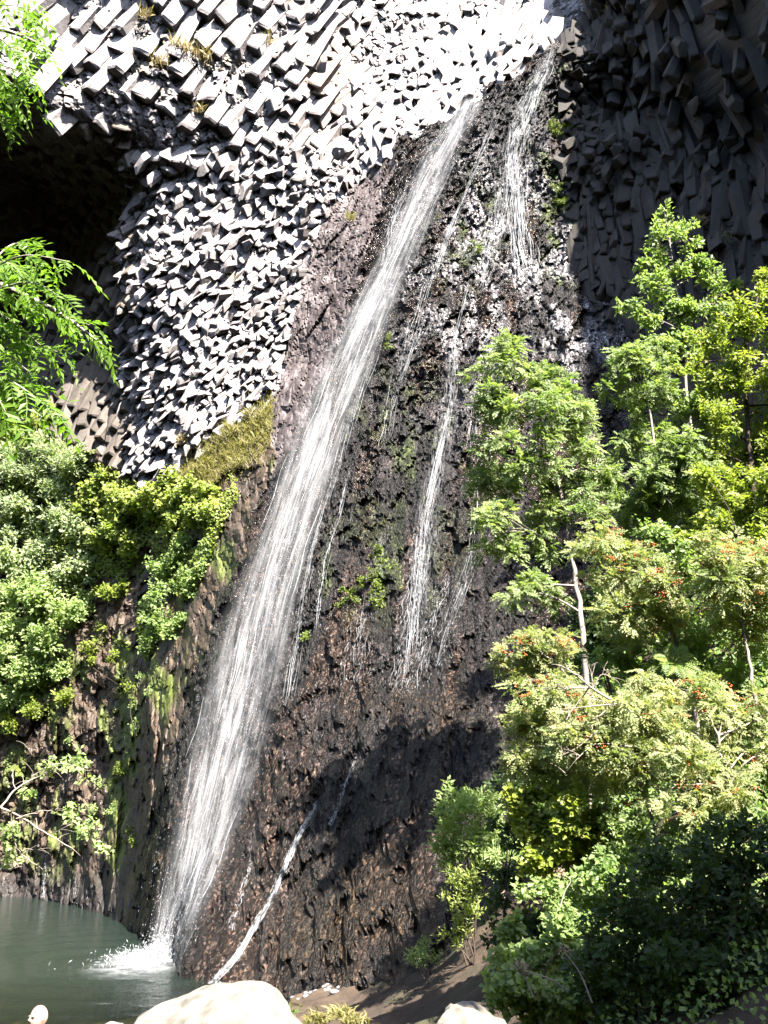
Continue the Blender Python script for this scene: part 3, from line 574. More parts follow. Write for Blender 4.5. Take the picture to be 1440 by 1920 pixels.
sheet('waterfall', 0.0, M_SIDE, None, 1.0, rows_of([(205,858,880),(260,805,850),(330,755,815),(420,712,775),(520,676,735)]), .4, kind='structure', label='thin veil along the upper outer edge of the main fall', category='waterfall')
sheet('waterfall', 0.0, M_SIDE, None, 1.0, rows_of([(640,835,872),(760,822,862),(880,795,845),(1000,765,830),(1120,735,822),(1290,705,815)]), .5, kind='structure', label='faint veil around the long slender stream', category='waterfall')
# splash and foam where it lands
n = 1500; a_ = rng.uniform(0, 2 * np.pi, n); r_ = np.abs(rng.normal(0, 0.9, n)); imp = at(300, 1800, 31.75); IMPX = imp
p0 = np.stack([imp[0] + r_ * np.cos(a_) * 1.0, imp[1] + r_ * np.sin(a_) * .8 - .2, 0.05 + np.abs(rng.normal(0, .35, n)) * np.exp(-r_ * .6)], -1)
v, f = drops(p0, rng.uniform(0.006, 0.02, n), rng.normal(size=(n, 3)) + np.array([0, 0, .6])); mesh_np('splash', v, f, M_DROP, fall, False, kind='stuff')
nr, na = 26, 60; R_, A2 = np.meshgrid(np.linspace(0, 1, nr), np.linspace(0, 2 * np.pi, na, endpoint=False), indexing='ij')
fx = imp[0] - 0.35 + R_ * (2.0 + .5 * vnoise(np.cos(A2) * 2, np.sin(A2) * 2, 0.0, 3)) * np.cos(A2); fy = imp[1] - .5 + R_ * 3.4 * np.sin(A2)
jj, ii = np.meshgrid(np.arange(nr - 1), np.arange(na), indexing='ij'); i2 = (ii + 1) % na; f = np.stack([jj * na + ii, (jj + 1) * na + ii, (jj + 1) * na + i2, jj * na + i2], -1).reshape(-1, 4)
mesh_np('foam', np.stack([fx, fy, 0.07 + 0.1 * (1 - R_) ** 3 + 0 * fx], -1).reshape(-1, 3), f, veil_mat('foam', 0.38, 0.66, 2.2, 2.2, 0.9, 5.0), fall, True, {'flow': np.stack([fx, fy, 0 * fx], -1).reshape(-1, 3), 'edge': (1.5 * np.clip(1 - R_, 0, 1) ** 1.7).ravel()})
# thin streams: (label, points (px,py), strands, spread px, width m)
STREAMS = [
 ('bright braided stream sliding off the topmost lip of the buttress', [(1042,84),(1012,150),(988,215),(966,275),(968,350),(972,430),(985,520)], 80, 19, .034),
 ('second strand beside the topmost lip ending among pale crusted rock', [(1000,140),(975,210),(955,290),(948,370),(925,460),(900,540)], 34, 16, .024),
 ('thin stream between the main fall and the topmost lip', [(945,190),(905,280),(870,370),(838,450),(812,520),(775,640),(745,720)], 24, 8, .022),
 ('fan of fine trickles along the upper edge of the main fall', [(835,240),(790,300),(755,370),(735,430),(718,500)], 22, 14, .022),
 ('long slender stream down the middle of the buttress', [(890,480),(872,560),(852,640),(850,720),(838,800),(815,890),(795,980),(785,1070),(775,1170),(768,1260)], 34, 8, .019),
 ('veil of droplets widening below the long slender stream', [(800,950),(795,1040),(780,1120),(765,1200),(752,1290)], 36, 24, .014),
 ('trickle close beside the main fall at mid height', [(655,880),(635,960),(612,1040),(600,1110),(590,1190)], 14, 6, .018),
 ('faint trickle over brown rock below the ash sapling', [(905,850),(892,950),(880,1060),(850,1150),(820,1260)], 16, 10, .013),
 ('faint threads just left of the long slender stream', [(800,520),(775,600),(752,690),(730,780),(712,860)], 14, 14, .016),
 ('faint threads under the pale crusted rock', [(960,520),(935,600),(905,680),(890,780),(880,860)], 16, 22, .014),
 ('faint threads across the brown rock at mid height', [(730,980),(705,1060),(685,1140),(668,1220),(650,1300)], 18, 22, .012),
 ('faint threads above the tree shadow', [(840,1080),(815,1150),(790,1230),(770,1300)], 18, 22, .012),
 ('faint threads along the inner flank of the main fall', [(700,660),(660,780),(625,900),(585,1040),(560,1180),(535,1320)], 26, 10, .014),
 ('small white cascade tumbling down the lower rocks to the pool', [(592,1510),(572,1545),(548,1590),(530,1640),(505,1690),(478,1735),(450,1785),(420,1820),(392,1850)], 48, 6, .028),
 ('short white thread of water in the tree shadow', [(668,1420),(648,1470),(632,1515),(618,1550)], 9, 4, .022),
 ('thin trickle falling over the ledge into the far pool corner', [(88,1590),(84,1640),(80,1690)], 7, 3, .02),
 ('tiny drip off the mossy ledge at the pool edge', [(142,1640),(140,1670),(138,1704)], 5, 4, .016),
 ('trickle down the strip right of the main fall foot', [(470,1620),(452,1680),(432,1740)], 9, 5, .018),
]
for lab, pts_, nstr, spr, wd in STREAMS:
    sp = spline(np.array(pts_, float), 80); paths, widths = [], []
    for _ in range(int(nstr * 1.6)):
        a = int(72 * rng.beta(1.15, 1.0)); ln = rng.integers(5, 20); seg = sp[a:min(a + ln, 80)]; m_ = len(seg); o = rng.normal(0, spr * (.25 + .4 * a / 72))
        x = seg[:, 0] + o + 0.12 * spr * np.sin(np.linspace(0, rng.uniform(2, 9), m_) + rng.uniform(0, 6)) + np.cumsum(rng.normal(0, .35, m_)); y = seg[:, 1] + rng.normal(0, 3)
        Y = np.minimum(rock_y(x, y), DEP[np.clip(((y + 160) / 4).astype(int), 0, 559), np.clip(((x + 120) / 4).astype(int), 0, 419)]) - 0.05 - .08 * rng.random()
        p = at(x, y, Y); p[1:-1] = (p[:-2] + 2 * p[1:-1] + p[2:]) / 4; p[:, 2] = np.maximum(p[:, 2], 0.03)
        paths.append(p); widths.append(np.maximum(wd * rng.uniform(.2, .75) * np.sin(np.linspace(.15, 3.0, m_)) ** .6, .003))
    A = strip_ribbons(paths, widths); nd = nstr * 16; t_ = rng.integers(0, 79, nd); x = sp[t_, 0] + rng.normal(0, 1, nd) * spr * (.3 + .5 * t_ / 79); y = sp[t_, 1] + rng.normal(0, 3, nd)
    Y = DEP[np.clip(((y + 160) / 4).astype(int), 0, 559), np.clip(((x + 120) / 4).astype(int), 0, 419)] - .06 - .1 * rng.random(nd)
    v, f = drops(at(x, y, Y), rng.uniform(.004, .013, nd), at(sp[t_ + 1, 0], sp[t_ + 1, 1], Y) - at(sp[t_, 0], sp[t_, 1], Y) + rng.normal(0, .01, (nd, 3))); v[:, 2] = np.maximum(v[:, 2], .02); A.add(v, f)
    v, f = A.out(); mesh_np('stream', v, f, M_STR, None, True, kind='structure', label=lab, category='stream')

# ------------------------------------------------------------------ plant builders
def rdir(n, up=0.0): return unit(rng.normal(size=(n, 3)) + np.array([0, 0, up]))
def leaf_quads(pos, d, nrm, L, Wd, fold=0.15):
    d = unit(d); s = unit(np.cross(nrm, d)); nn = np.cross(d, s); L = np.broadcast_to(L, (len(pos),))[:, None]; Wd = np.broadcast_to(Wd, (len(pos),))[:, None]
    v = np.stack([pos, pos + d * L * .45 + s * Wd + nn * fold * Wd, pos + d * L - nn * .12 * L, pos + d * L * .45 - s * Wd + nn * fold * Wd], 1).reshape(-1, 3)
    return v, np.arange(4 * len(pos)).reshape(-1, 4)
def pinnate(pos, d, L, pairs=5, ll=0.36, wr=0.28, droop=0.3, spread=0.85):
    n = len(pos); d = unit(d); up = np.tile(np.array([[.2, -.65, .8]]), (n, 1)) + rng.normal(0, .28, (n, 3)); s = unit(np.cross(d, up)); nn = unit(np.cross(s, d))
    V, T = [], []; L = np.broadcast_to(L, (n,))
    for k in range(pairs + 1):
        t = (k + .9) / (pairs + .9); b = pos + d * (L * t)[:, None] - np.array([0, 0, 1.0]) * (droop * L * t * t)[:, None]
        lk = L * ll * (1 - .45 * abs(t - .5)) * rng.uniform(.85, 1.15, n)
        for sg in ((1, -1) if k < pairs else (0,)):
            dd = unit(d * (.5 if sg else 1) + s * spread * sg - np.array([0, 0, .25]) + rng.normal(0, .12, (n, 3)))
            V.append(leaf_quads(b, dd, nn + rng.normal(0, .2, (n, 3)), lk, lk * wr)[0].reshape(n, 4, 3))
    v = np.stack(V, 1).reshape(-1, 3); m = len(V)
    return v, np.arange(len(v)).reshape(-1, 4), m * 4
def clump_points(clumps, dens, up=0.25):
    """clumps: (centre, radius); dens: points per square metre of clump silhouette"""
    P_, O_, Tn = [], [], []
    for c, r in clumps:
        n = max(4, int(dens * math.pi * r * r)); d = rdir(n, up); k = rng.random(n) ** .5 * rng.uniform(.8, 1.3, n)
        P_.append(np.asarray(c) + d * (r * k)[:, None] * np.array([1, 1, .85])); O_.append(d); Tn.append(np.full(n, rng.normal(0, .13)) + rng.normal(0, .2, n))
    return np.concatenate(P_), np.concatenate(O_), np.clip(.5 + np.concatenate(Tn), 0, 1)
def foliage(style, clumps, size, dens):
    sub = []
    for c, r in clumps:
        for _ in range(7): sub.append((np.asarray(c) + rdir(1, .15)[0] * r * rng.uniform(.25, 1.1) * [1.15, 1, .95], r * rng.uniform(.25, .55)))
    clumps = sub; dens = dens * 1.5
    P_, O_, tn = clump_points(clumps, dens); n = len(P_)
    if style not in ('ash', 'rowan'):
        ns = max(1, n // 3); k_ = rng.integers(0, len(clumps), max(3, ns // 9)); PS, OS = [], []
        for q in k_:
            c, r = clumps[q]; d = rdir(1, .55)[0]; t = np.linspace(.7, rng.uniform(1.2, 2.1), 9)[:, None]; PS.append(np.asarray(c) + d * r * t + rng.normal(0, size * .3, (9, 3))); OS.append(np.tile(d, (9, 1)))
        P_ = np.concatenate([P_] + PS); O_ = np.concatenate([O_] + OS); tn = np.concatenate([tn, np.clip(rng.normal(.6, .2, 9 * len(k_)), 0, 1)]); n = len(P_)
    if style in ('ash', 'rowan'):
        d = unit(O_ * [1, 1, .5] + rng.normal(0, .45, (n, 3)) + [0, 0, .1]); pr = 5 if style == 'ash' else 6
        v, f, m = pinnate(P_, d, size * rng.uniform(.7, 1.2, n), pr, .40 if style == 'ash' else .34, .27 if style == 'ash' else .24, .35)
        return v, f, np.repeat(np.clip(tn + 0, 0, 1), m)
    if style == 'narrow': wr, fl = .16, .1
    elif style == 'round': wr, fl = .46, .2
    else: wr, fl = .32, .2
    d = unit(O_ * [1, 1, .4] + rng.normal(0, .6, (n, 3)) + [0, 0, -.05 if style != 'narrow' else .35])
    nr = unit(np.array([.25, -.75, .8]) + rng.normal(0, .42, (n, 3)) + .3 * O_)
    L = size * rng.uniform(.4, 1.25, n); v, f = leaf_quads(P_, d, nr, L, L * wr, fl)
    return v, f, np.repeat(tn, 4)
def px_clumps(lst, Y, depth=0.9):
    out = []
    for x, y, r in lst:
        rw = r / FPX * Y * 1.15; out.append((at(x, y, Y + rng.uniform(-depth, depth)), rw))
    return out
def limb(a, b, sag=0.15, n=7):
    a, b = np.asarray(a, float), np.asarray(b, float); t = np.linspace(0, 1, n)[:, None]; l = np.linalg.norm(b - a)
    return a + (b - a) * t + np.sin(t * np.pi) * (np.array([0, 0, sag * l]) + rng.normal(0, .06 * l, 3))
def gnd(x, y): return np.array([x, y, float(ground_z(x, y))])
def tree(name, label, trunk, clumps, style, leafm, barkm, size, dens, r0, group=None, cat='tree', berries=0, twigs=0):
    """trunk: world polyline from the ground up; clumps: world (centre, r)"""
    trunk = np.asarray(trunk, float); g0 = gnd(trunk[0][0] + .1, trunk[0][1] + .1)
    if g0[2] < trunk[0][2] - .1: trunk = np.vstack([g0 - [0, 0, .15], trunk])
    o = thing(name, trunk[0], label, cat, group)
    tp = spline(trunk, 18); tp[1:-1] += rng.normal(0, .02, (16, 3)); v, f = tube(tp, np.linspace(r0, r0 * .25, 18), 7); child('trunk', o, v, f, barkm, True)
    for c, r in clumps:
        d = np.linalg.norm(tp - (np.asarray(c) - [0, 0, .6 * r]), axis=1); i = int(np.argmin(d + .3 * np.maximum(tp[:, 2] - c[2], 0)))
        b = limb(tp[i], c, .1); v, f = tube(b, np.linspace(r0 * .38, r0 * .08, len(b)), 5)
        A = Acc(); A.add(v, f)
        for _ in range(4 + twigs):
            k = rng.integers(2, len(b)); e = limb(b[k], np.asarray(c) + rdir(1)[0] * r * rng.uniform(.6, 1.05), .05, 5); v, f = tube(e, np.linspace(r0 * .14, r0 * .04, 5), 4); A.add(v, f)
        v, f = A.out(); child('branch', o, v, f, barkm, True)
    v, f, tn = foliage(style, clumps, size, dens); child('crown', o, v, f, leafm, False, {'tone': tn})
    if berries:
        A = Acc()
        ico = np.array([(0, 0, 1), (.9, 0, .4), (.28, .85, .4), (-.72, .52, .4), (-.72, -.52, .4), (.28, -.85, .4), (.72, .52, -.4), (-.28, .85, -.4), (-.9, 0, -.4), (-.28, -.85, -.4), (.72, -.52, -.4), (0, 0, -1)])
        it = np.array([(0,1,2),(0,2,3),(0,3,4),(0,4,5),(0,5,1),(1,6,2),(2,7,3),(3,8,4),(4,9,5),(5,10,1),(2,6,7),(3,7,8),(4,8,9),(5,9,10),(1,10,6),(11,7,6),(11,8,7),(11,9,8),(11,10,9),(11,6,10)])
        for _ in range(berries):
            c, r = clumps[rng.integers(len(clumps))]; d = rdir(1, .2)[0]; d[1] = -abs(d[1]) * rng.choice([1, 1, 1, -1]); g = np.asarray(c) + d * r * rng.uniform(.75, 1.02)
            for _ in range(rng.integers(6, 15)): A.add(g + rng.normal(0, .035, 3) * [1.3, 1.3, .7] + ico * .014, it)
        v, f = A.out(); child('berries', o, v, f, M_BERRY, True, kind='stuff')
    return o
def bush(name, label, clumps, style, leafm, size, dens, base, cat='shrub', group=None, stems=4):
    base = np.asarray(base, float); o = thing(name, base, label, cat, group)
    v, f, tn = foliage(style, clumps, size, dens); child('foliage', o, v, f, leafm, False, {'tone': tn})
    for _ in range(stems):
        c, r = clumps[rng.integers(len(clumps))]; b = limb(base + rng.normal(0, .05, 3), np.asarray(c) + rdir(1)[0] * r * .7, .1, 6)
        v, f = tube(b, np.linspace(.022, .006, 6), 5); child('stem', o, v, f, M_BARK_DARK, True)
    return o
def fern(label, base, n, L, leafm=None, facing=(0, -.5, 0)):
    o = thing('fern', base, label, 'fern'); base = np.asarray(base, float)
    for k in range(n):
        a = 2 * np.pi * k / n + rng.normal(0, .2); d = unit(math.cos(a) * np.array([1.0, 0, 0]) + math.sin(a) * np.array([0, .62, .78]) + .75 * np.array([0, -.78, .62])); t = np.linspace(0, 1, 16)[:, None]; l = L * rng.uniform(.7, 1.1)
        mid = base + d * l * t - np.array([0, .1, .45]) * l * t ** 2; tg = unit(np.gradient(mid, axis=0)); s = unit(np.cross(tg, [0, -.78, .62])); nn = np.cross(s, tg); w = (np.sin(np.clip(t * 1.05 + .06, 0, 1) * np.pi) ** .7 * .24 * l)[:, 0]
        A = Acc()
        for sg in (1, -1):
            v, f = leaf_quads(mid[1:], s[1:] * sg + tg[1:] * .45, nn[1:], w[1:], l * .032, .1); A.add(v, f, np.full(len(v), np.clip(rng.normal(.5, .25), 0, 1)))
        v, f = tube(mid[:, :], np.linspace(.012, .003, 16), 3); A.add(v, f, np.full(len(v), .4)); v, f = A.out(); child('frond', o, v, f, leafm or M_FERN, False, {'tone': A.tone()})
    return o
def grass_verts(base, n, h, spread, lean=(0, 0, 0)):
    b = base + rng.normal(0, spread, (n, 3)) * [1, 1, .35]; d = unit(rng.normal(0, .55, (n, 3)) * [1, 1, .3] + [0, 0, 1] + np.array(lean)); hh = h * rng.uniform(.5, 1.15, n)[:, None]
    s = unit(np.cross(d, rng.normal(size=(n, 3)))) * (.012 + .01 * h); m1 = b + d * hh * .55; tip = b + d * hh + np.array([0, 0, -.25]) * hh + d * [1, 1, 0] * hh * .35
    v = np.stack([b - s, b + s, m1 + s * .8, tip, m1 - s * .8], 1).reshape(-1, 3)
    return v, np.arange(5 * n).reshape(-1, 5)
def tuft(label, base, n, h, spread, mat, lean=(0, -.3, 0), cat='grass tuft', group=None, name='grass_tuft'):
    v, f = grass_verts(np.asarray(base, float), n, h, spread, lean)
    o = mesh_np(name, v, f, mat, None, False, {'tone': np.repeat(np.clip(rng.normal(.5, .25, n), 0, 1), 5)}, origin=np.asarray(base, float), label=label, category=cat)
    if group: o['group'] = group
    return o
# ------------------------------------------------------------------ trees and shrubs on the bank beside the fall
def trunk_px(pts_, Y): return [at(x, y, Y) for x, y in pts_]
tree('ash_tree', 'slender ash sapling with pale trunk standing against the wet buttress', trunk_px([(1092,1190),(1082,1110),(1068,1020),(1050,930),(1030,820),(1000,700)], 23.0),
     px_clumps([(960,690,42),(1025,700,40),(925,755,34),(990,770,48),(1080,805,40),(1010,850,52),(1110,880,42),(950,905,46),(1050,930,46),(930,1000,44),(1000,1005,40),(1090,960,36),(905,840,22),(1000,1095,34),(1030,1120,26),(970,1110,20),(1060,745,26),(895,700,16)], 23.0), 'ash', M_ASH, M_BARK_PALE, .25, 135, .08)
tree('ash_tree', 'tall ash sapling with drooping leaf sprays beside the pale-trunked one', trunk_px([(1245,1060),(1235,960),(1228,860),(1215,760),(1190,660)], 24.0),
     px_clumps([(1190,670,32),(1165,735,32),(1230,750,40),(1195,825,40),(1270,850,44),(1240,920,46),(1295,905,38),(1200,955,40),(1290,985,40),(1160,660,20),(1240,690,26),(1310,960,26),(1150,900,24)], 24.0), 'ash', M_ASH, M_BARK_PALE, .25, 140, .065)
tree('ash_tree', 'young ash reaching up in front of the dark overhung cliff', trunk_px([(1290,760),(1285,660),(1270,560),(1258,470),(1245,390)], 27.0),
     px_clumps([(1245,405,14),(1245,440,26),(1278,430,18),(1230,470,22),(1298,455,18),(1300,500,26),(1258,505,26),(1205,500,16),(1225,540,26),(1190,580,22),(1265,575,32),(1215,600,22),(1330,520,22),(1305,580,28),(1345,570,26),(1280,640,36),(1240,650,28),(1330,640,36)], 27.0, .5), 'broad', M_FRESH, M_BARK_PALE, .16, 260, .055)
tree('beech_tree', 'dense yellowish tree with flat layered sprays below the overhung cliff', trunk_px([(1420,1010),(1410,900),(1400,780),(1400,640),(1420,560)], 25.0),
     px_clumps([(1330,640,36),(1395,610,40),(1440,690,46),(1380,700,44),(1325,720,36),(1430,780,46),(1360,790,42),(1445,560,36),(1430,520,20),(1300,690,26),(1410,850,40),(1340,850,36),(1480,620,50),(1490,760,50),(1470,860,50)], 25.0, 1.2), 'broad', M_YEL, M_BARK_DARK, .13, 330, .10)
R1 = tree('rowan_tree', 'arching rowan with orange berries beside the pale ash trunk', trunk_px([(1300,1330),(1275,1230),(1240,1130),(1190,1060),(1150,1020)], 19.5),
     px_clumps([(1120,1020,32),(1165,1030,36),(1210,1050,34),(1140,1075,32),(1190,1100,38),(1240,1100,34),(1165,1150,36),(1220,1160,36),(1260,1150,28),(1180,1200,32),(1270,1080,22)], 19.5), 'rowan', M_ROWAN, M_TWIG, .24, 190, .055, None, 'tree', 85, 2)
tree('rowan_tree', 'rowan heavy with deep orange berries below the yellowish tree', trunk_px([(1425,1380),(1410,1280),(1395,1180),(1380,1080)], 19.0),
     px_clumps([(1340,1040,32),(1390,1040,36),(1435,1060,38),(1330,1090,30),(1380,1100,38),(1430,1130,38),(1350,1140,34),(1400,1180,34),(1470,1090,40)], 19.0), 'rowan', M_ROWAN, M_TWIG, .24, 190, .05, None, 'tree', 90, 2)
tree('rowan_tree', 'low wide rowan with bare pale twigs and scattered berries', trunk_px([(1235,1600),(1215,1520),(1190,1440),(1170,1380),(1150,1320)], 16.5),
     px_clumps([(1000,1300,30),(1050,1310,36),(1100,1330,38),(1150,1345,40),(1200,1330,40),(1010,1360,36),(1070,1380,40),(1130,1400,42),(1190,1400,42),(1250,1370,40),(980,1420,34),(1040,1440,40),(1100,1460,40),(1170,1470,42),(1240,1440,42),(970,1350,24),(1210,1290,26)], 16.5), 'rowan', M_ROWAN, M_TWIG, .21, 220, .05, None, 'tree', 80, 5)
tree('rowan_tree', 'wide rowan with grey-green leaves at the edge of the deep shade', trunk_px([(1400,1640),(1385,1560),(1370,1480),(1350,1400),(1330,1340)], 15.5),
     px_clumps([(1300,1310,38),(1350,1330,40),(1400,1350,42),(1440,1330,40),(1290,1390,40),(1350,1410,42),(1420,1420,44),(1300,1460,40),(1370,1490,42),(1440,1500,44),(1270,1500,36),(1330,1540,36),(1470,1420,44)], 15.5), 'rowan', M_ROWAN, M_TWIG, .20, 220, .05, None, 'tree', 50, 3)
tree('rowan_tree', 'small rowan leaning out over the brown rock with a red berry bunch', trunk_px([(1090,1330),(1075,1290),(1050,1250),(1010,1220)], 18.5),
     px_clumps([(945,1225,18),(975,1215,24),(1010,1210,28),(1045,1200,24),(1000,1250,28),(960,1260,24),(1040,1255,26),(1065,1215,14)], 18.5, .4), 'rowan', M_ROWAN, M_TWIG, .21, 200, .035, None, 'tree', 30, 3)
# bare pale twigs caught in the low rowan
o = thing('dead_branch', at(1130,1300,15.6), 'bare pale forked branch lying across the low rowan', 'branch')
for pts_, r in (([(1145,1312),(1110,1290),(1075,1262),(1055,1250)], .022), ([(1112,1290),(1080,1290),(1045,1292)], .016), ([(1105,1288),(1090,1310),(1070,1335),(1062,1350)], .014), ([(1112,1290),(1108,1262),(1102,1245)], .016), ([(1112,1290),(1128,1265),(1150,1272)], .010), ([(1200,1325),(1160,1320),(1100,1325),(1050,1330)], .014), ([(1150,1318),(1120,1345),(1090,1355)], .012), ([(1185,1400),(1120,1395),(1085,1420),(1060,1450)], .013), ([(1120,1370),(1085,1400),(1050,1418)], .014)):
    sp = spline(np.array([at(x, y, 15.4 + rng.uniform(-.15, .15)) for x, y in pts_]), 12); A = Acc(); v, f = tube(sp, np.linspace(r, r * .35, 12), 5); A.add(v, f)
    for _ in range(6):
        k = rng.integers(3, 12); e = limb(sp[k], sp[k] + rdir(1)[0] * [1, .4, 1] * rng.uniform(.1, .3), .1, 5); v, f = tube(e, np.linspace(r * .4, .002, 5), 4); A.add(v, f)
    v, f = A.out(); child('twig', o, v, f, M_TWIG, True)
def gbush(name, label, lst, Y, style, mat, size, dens, cat='shrub', depth=.5, stems=4):
    cl = px_clumps(lst, Y, depth); x, y, r = lst[len(lst) // 2]; p = at(x, y, Y); return bush(name, label, cl, style, mat, size, dens, gnd(p[0], p[1]), cat, None, stems)
gbush('shrub', 'pale mint green leafy shrub standing alone at the buttress foot', [(850,1510,28),(890,1510,32),(930,1520,30),(840,1560,28),(885,1565,36),(930,1565,32),(850,1610,28),(890,1615,32),(940,1600,22)], 21.0, 'narrow', M_MINT, .13, 700)
gbush('shrub', 'drooping leafy plant hanging below the pale mint green shrub', [(860,1650,22),(880,1670,24),(850,1690,20),(880,1710,22),(865,1740,20),(850,1765,16)], 20.5, 'narrow', M_BROAD, .10, 500)
gbush('shrub', 'small pale weed on the brown earth below the buttress', [(775,1800,16),(800,1795,18),(790,1775,14)], 22.0, 'narrow', M_MINT, .09, 450, 'weed', .2)
gbush('shrub', 'yellow-green broadleaf shrub below the low rowan', [(1000,1500,34),(1060,1510,36),(1010,1560,36),(1070,1570,36),(1120,1540,34),(1020,1620,34),(1080,1630,34),(980,1540,26),(1130,1600,30)], 16.5, 'round', M_YEL, .10, 900)
gbush('shrub', 'brownish green shrub with dry seed heads above the dark thicket', [(1010,1680,34),(1070,1690,34),(1130,1660,34),(1160,1610,32),(1190,1560,34),(1040,1730,30),(1100,1740,28)], 15.5, 'broad', M_FRESH, .10, 800)
gbush('shrub', 'bright green bramble in a patch of sun beside the rounded boulder', [(960,1800,34),(1010,1790,36),(1060,1800,34),(980,1850,36),(1040,1850,36),(1000,1895,36),(1060,1900,34),(950,1880,28),(1090,1850,28),(960,1750,22)], 13.0, 'round', M_FRESH, .085, 900)
gbush('shrub', 'deep green thicket darkened for heavy shade at the path edge', [(1120,1780,50),(1180,1740,54),(1250,1720,56),(1130,1860,54),(1200,1830,56),(1280,1800,60),(1150,1920,50),(1240,1900,60)], 11.5, 'broad', M_SHADEL, .09, 750, depth=.6)
gbush('shrub', 'shadowed leafy mass under the grey-green rowan', [(1340,1700,60),(1400,1660,60),(1440,1740,64),(1350,1790,64),(1420,1830,66),(1330,1880,64),(1420,1920,66),(1250,1650,50),(1310,1610,50),(1400,1590,50)], 10.5, 'broad', M_SHADEL, .09, 750, depth=.6)
gbush('shrub', 'leafy shrub with pale flower heads below the yellowish tree', [(1340,900,30),(1390,890,32),(1430,910,34),(1360,950,34),(1410,960,36),(1330,990,30),(1440,990,34),(1290,1010,26)], 21.5, 'broad', M_YEL, .13, 500)
gbush('shrub', 'mid green undergrowth between the two saplings and the rowans', [(1290,1040,34),(1240,1010,32),(1290,1190,36),(1320,1230,36),(1250,1280,36),(1180,1260,30),(1320,1290,34),(1140,1230,26),(1420,1240,36),(1380,1290,36),(1440,1290,36)], 20.0, 'broad', M_FRESH, .12, 500, depth=.3, stems=6)
gbush('shrub', 'dark leaves behind the pale ash trunk', [(1120,1130,30),(1110,1190,30),(1150,1200,30),(1100,1240,26),(1130,1060,24)], 23.8, 'broad', M_SHADEL, .14, 400)
gbush('shrub', 'dark hollow of leaves beneath the pale-twigged rowan', [(960,1480,26),(960,1560,26),(960,1640,26),(940,1700,30),(1000,1740,34),(930,1770,26)], 18.2, 'broad', M_SHADEL, .12, 500)
gbush('shrub', 'small leafy shrub on the rock lip beside the young ash', [(1335,560,22),(1360,590,24),(1370,540,18)], 28.0, 'broad', M_FRESH, .16, 350)
gbush('shrub', 'bright shrub filling the bank below the yellowish tree', [(1300,780,34),(1310,850,30),(1270,760,26),(1345,760,30)], 26.0, 'broad', M_FRESH, .15, 350)
def gb(px_, py_, Y): p = at(px_, py_, Y); return p
fern('bright yellow-green fern arching in the sun between the rowans', at(1265,1245,18.9), 14, .62)
fern('dark small fern below the pale ash trunk', at(1115,1235,21.0), 9, .7, M_SHADEL)
fern('drooping fern under the bright yellow-green fern', at(1310,1285,18.2), 12, .5)
# seed heads on stalks
def stalk(label, pts_, Y, r=.010):
    sp = spline(np.array([at(x, y, Y) for x, y in pts_]), 14); o = thing('seed_stalk', sp[0], label, 'plant'); v, f = tube(sp, np.linspace(r, r * .5, 14), 5); child('stalk', o, v, f, M_TWIG, True)
    A = Acc(); d = rdir(60, .8); P_ = sp[-1] + d * .09 * rng.uniform(.5, 1, (60, 1)); v, f = leaf_quads(P_, rdir(60), rdir(60), .035, .012); A.add(v, f)
    for k in range(9): v, f = tube(limb(sp[-1], P_[k], .1, 4), .002, 3); A.add(v, f)
    v, f = A.out(); child('seed_head', o, v, f, M_FLOWER, kind='stuff'); return o
stalk('tall dry umbel stalk leaning out of the dark thicket', [(1110,1880),(1090,1830),(1070,1800),(1058,1786)], 11.0)
stalk('dry umbel on a straw stalk above the bright bramble', [(1065,1860),(1040,1840),(1010,1828),(985,1822)], 12.0)
stalk('grey umbel half hidden in the bright bramble', [(1000,1870),(990,1845),(980,1825),(972,1812)], 12.0)
stalk('brown umbel among the yellow-green broadleaf shrub', [(1050,1700),(1060,1670),(1070,1650),(1050,1638)], 14.8)
stalk('pale umbel in the shade beneath the mint green shrub', [(980,1760),(975,1720),(968,1695),(950,1680)], 16.5)
# ------------------------------------------------------------------ shrubs on the ledge across the pool
def rbush(label, lst, style, mat, size, dens, cat='shrub', off=.5, name='shrub', stems=3):
    cl = []
    for x, y, r in lst:
        p = on_rock(x, y); d = np.linalg.norm(p - [0, 0, CAM_Z]); rw = r / FPX * d; q = on_rock(x, y, rw * off + rng.uniform(0, .4)); cl.append((q, rw))
    x, y, r = lst[len(lst) // 2]; b = on_rock(x, min(y + r, 1660)); return bush(name, label, cl, style, mat, size, dens, b, cat, None, stems)
rbush('silvery willow shrub at the top of the overgrown ledge', [(95,850,40),(140,880,36),(60,890,40),(110,920,40),(150,860,26),(30,860,36)], 'narrow', M_SILV, .26, 150)
rbush('yellowish bush behind the silvery willow', [(20,815,36),(60,800,32),(-20,850,40),(10,780,30)], 'broad', M_YEL, .24, 130)
rbush('broad yellow-green leaves climbing beside the bare cliff foot', [(200,905,30),(240,930,34),(180,950,36),(230,970,36),(270,950,30),(210,1010,34),(250,1020,30)], 'round', M_BROAD, .24, 150)
rbush('round-leaved bush under the small columns', [(310,925,32),(350,940,34),(390,920,28),(330,970,32),(375,975,30),(300,960,26),(400,955,20)], 'round', M_BROAD, .22, 160)
rbush('pale leafy slope of bushes beside the pool edge trees', [(30,960,44),(90,985,44),(150,1000,36),(20,1040,44),(80,1060,44),(130,1070,36),(-30,1010,40)], 'broad', M_SILV, .22, 170)
rbush('large pale green bush spilling down the ledge', [(30,1120,46),(90,1140,44),(140,1150,32),(20,1200,46),(80,1210,44),(50,1270,42),(10,1300,40),(100,1260,30)], 'broad', M_MINT, .22, 190)
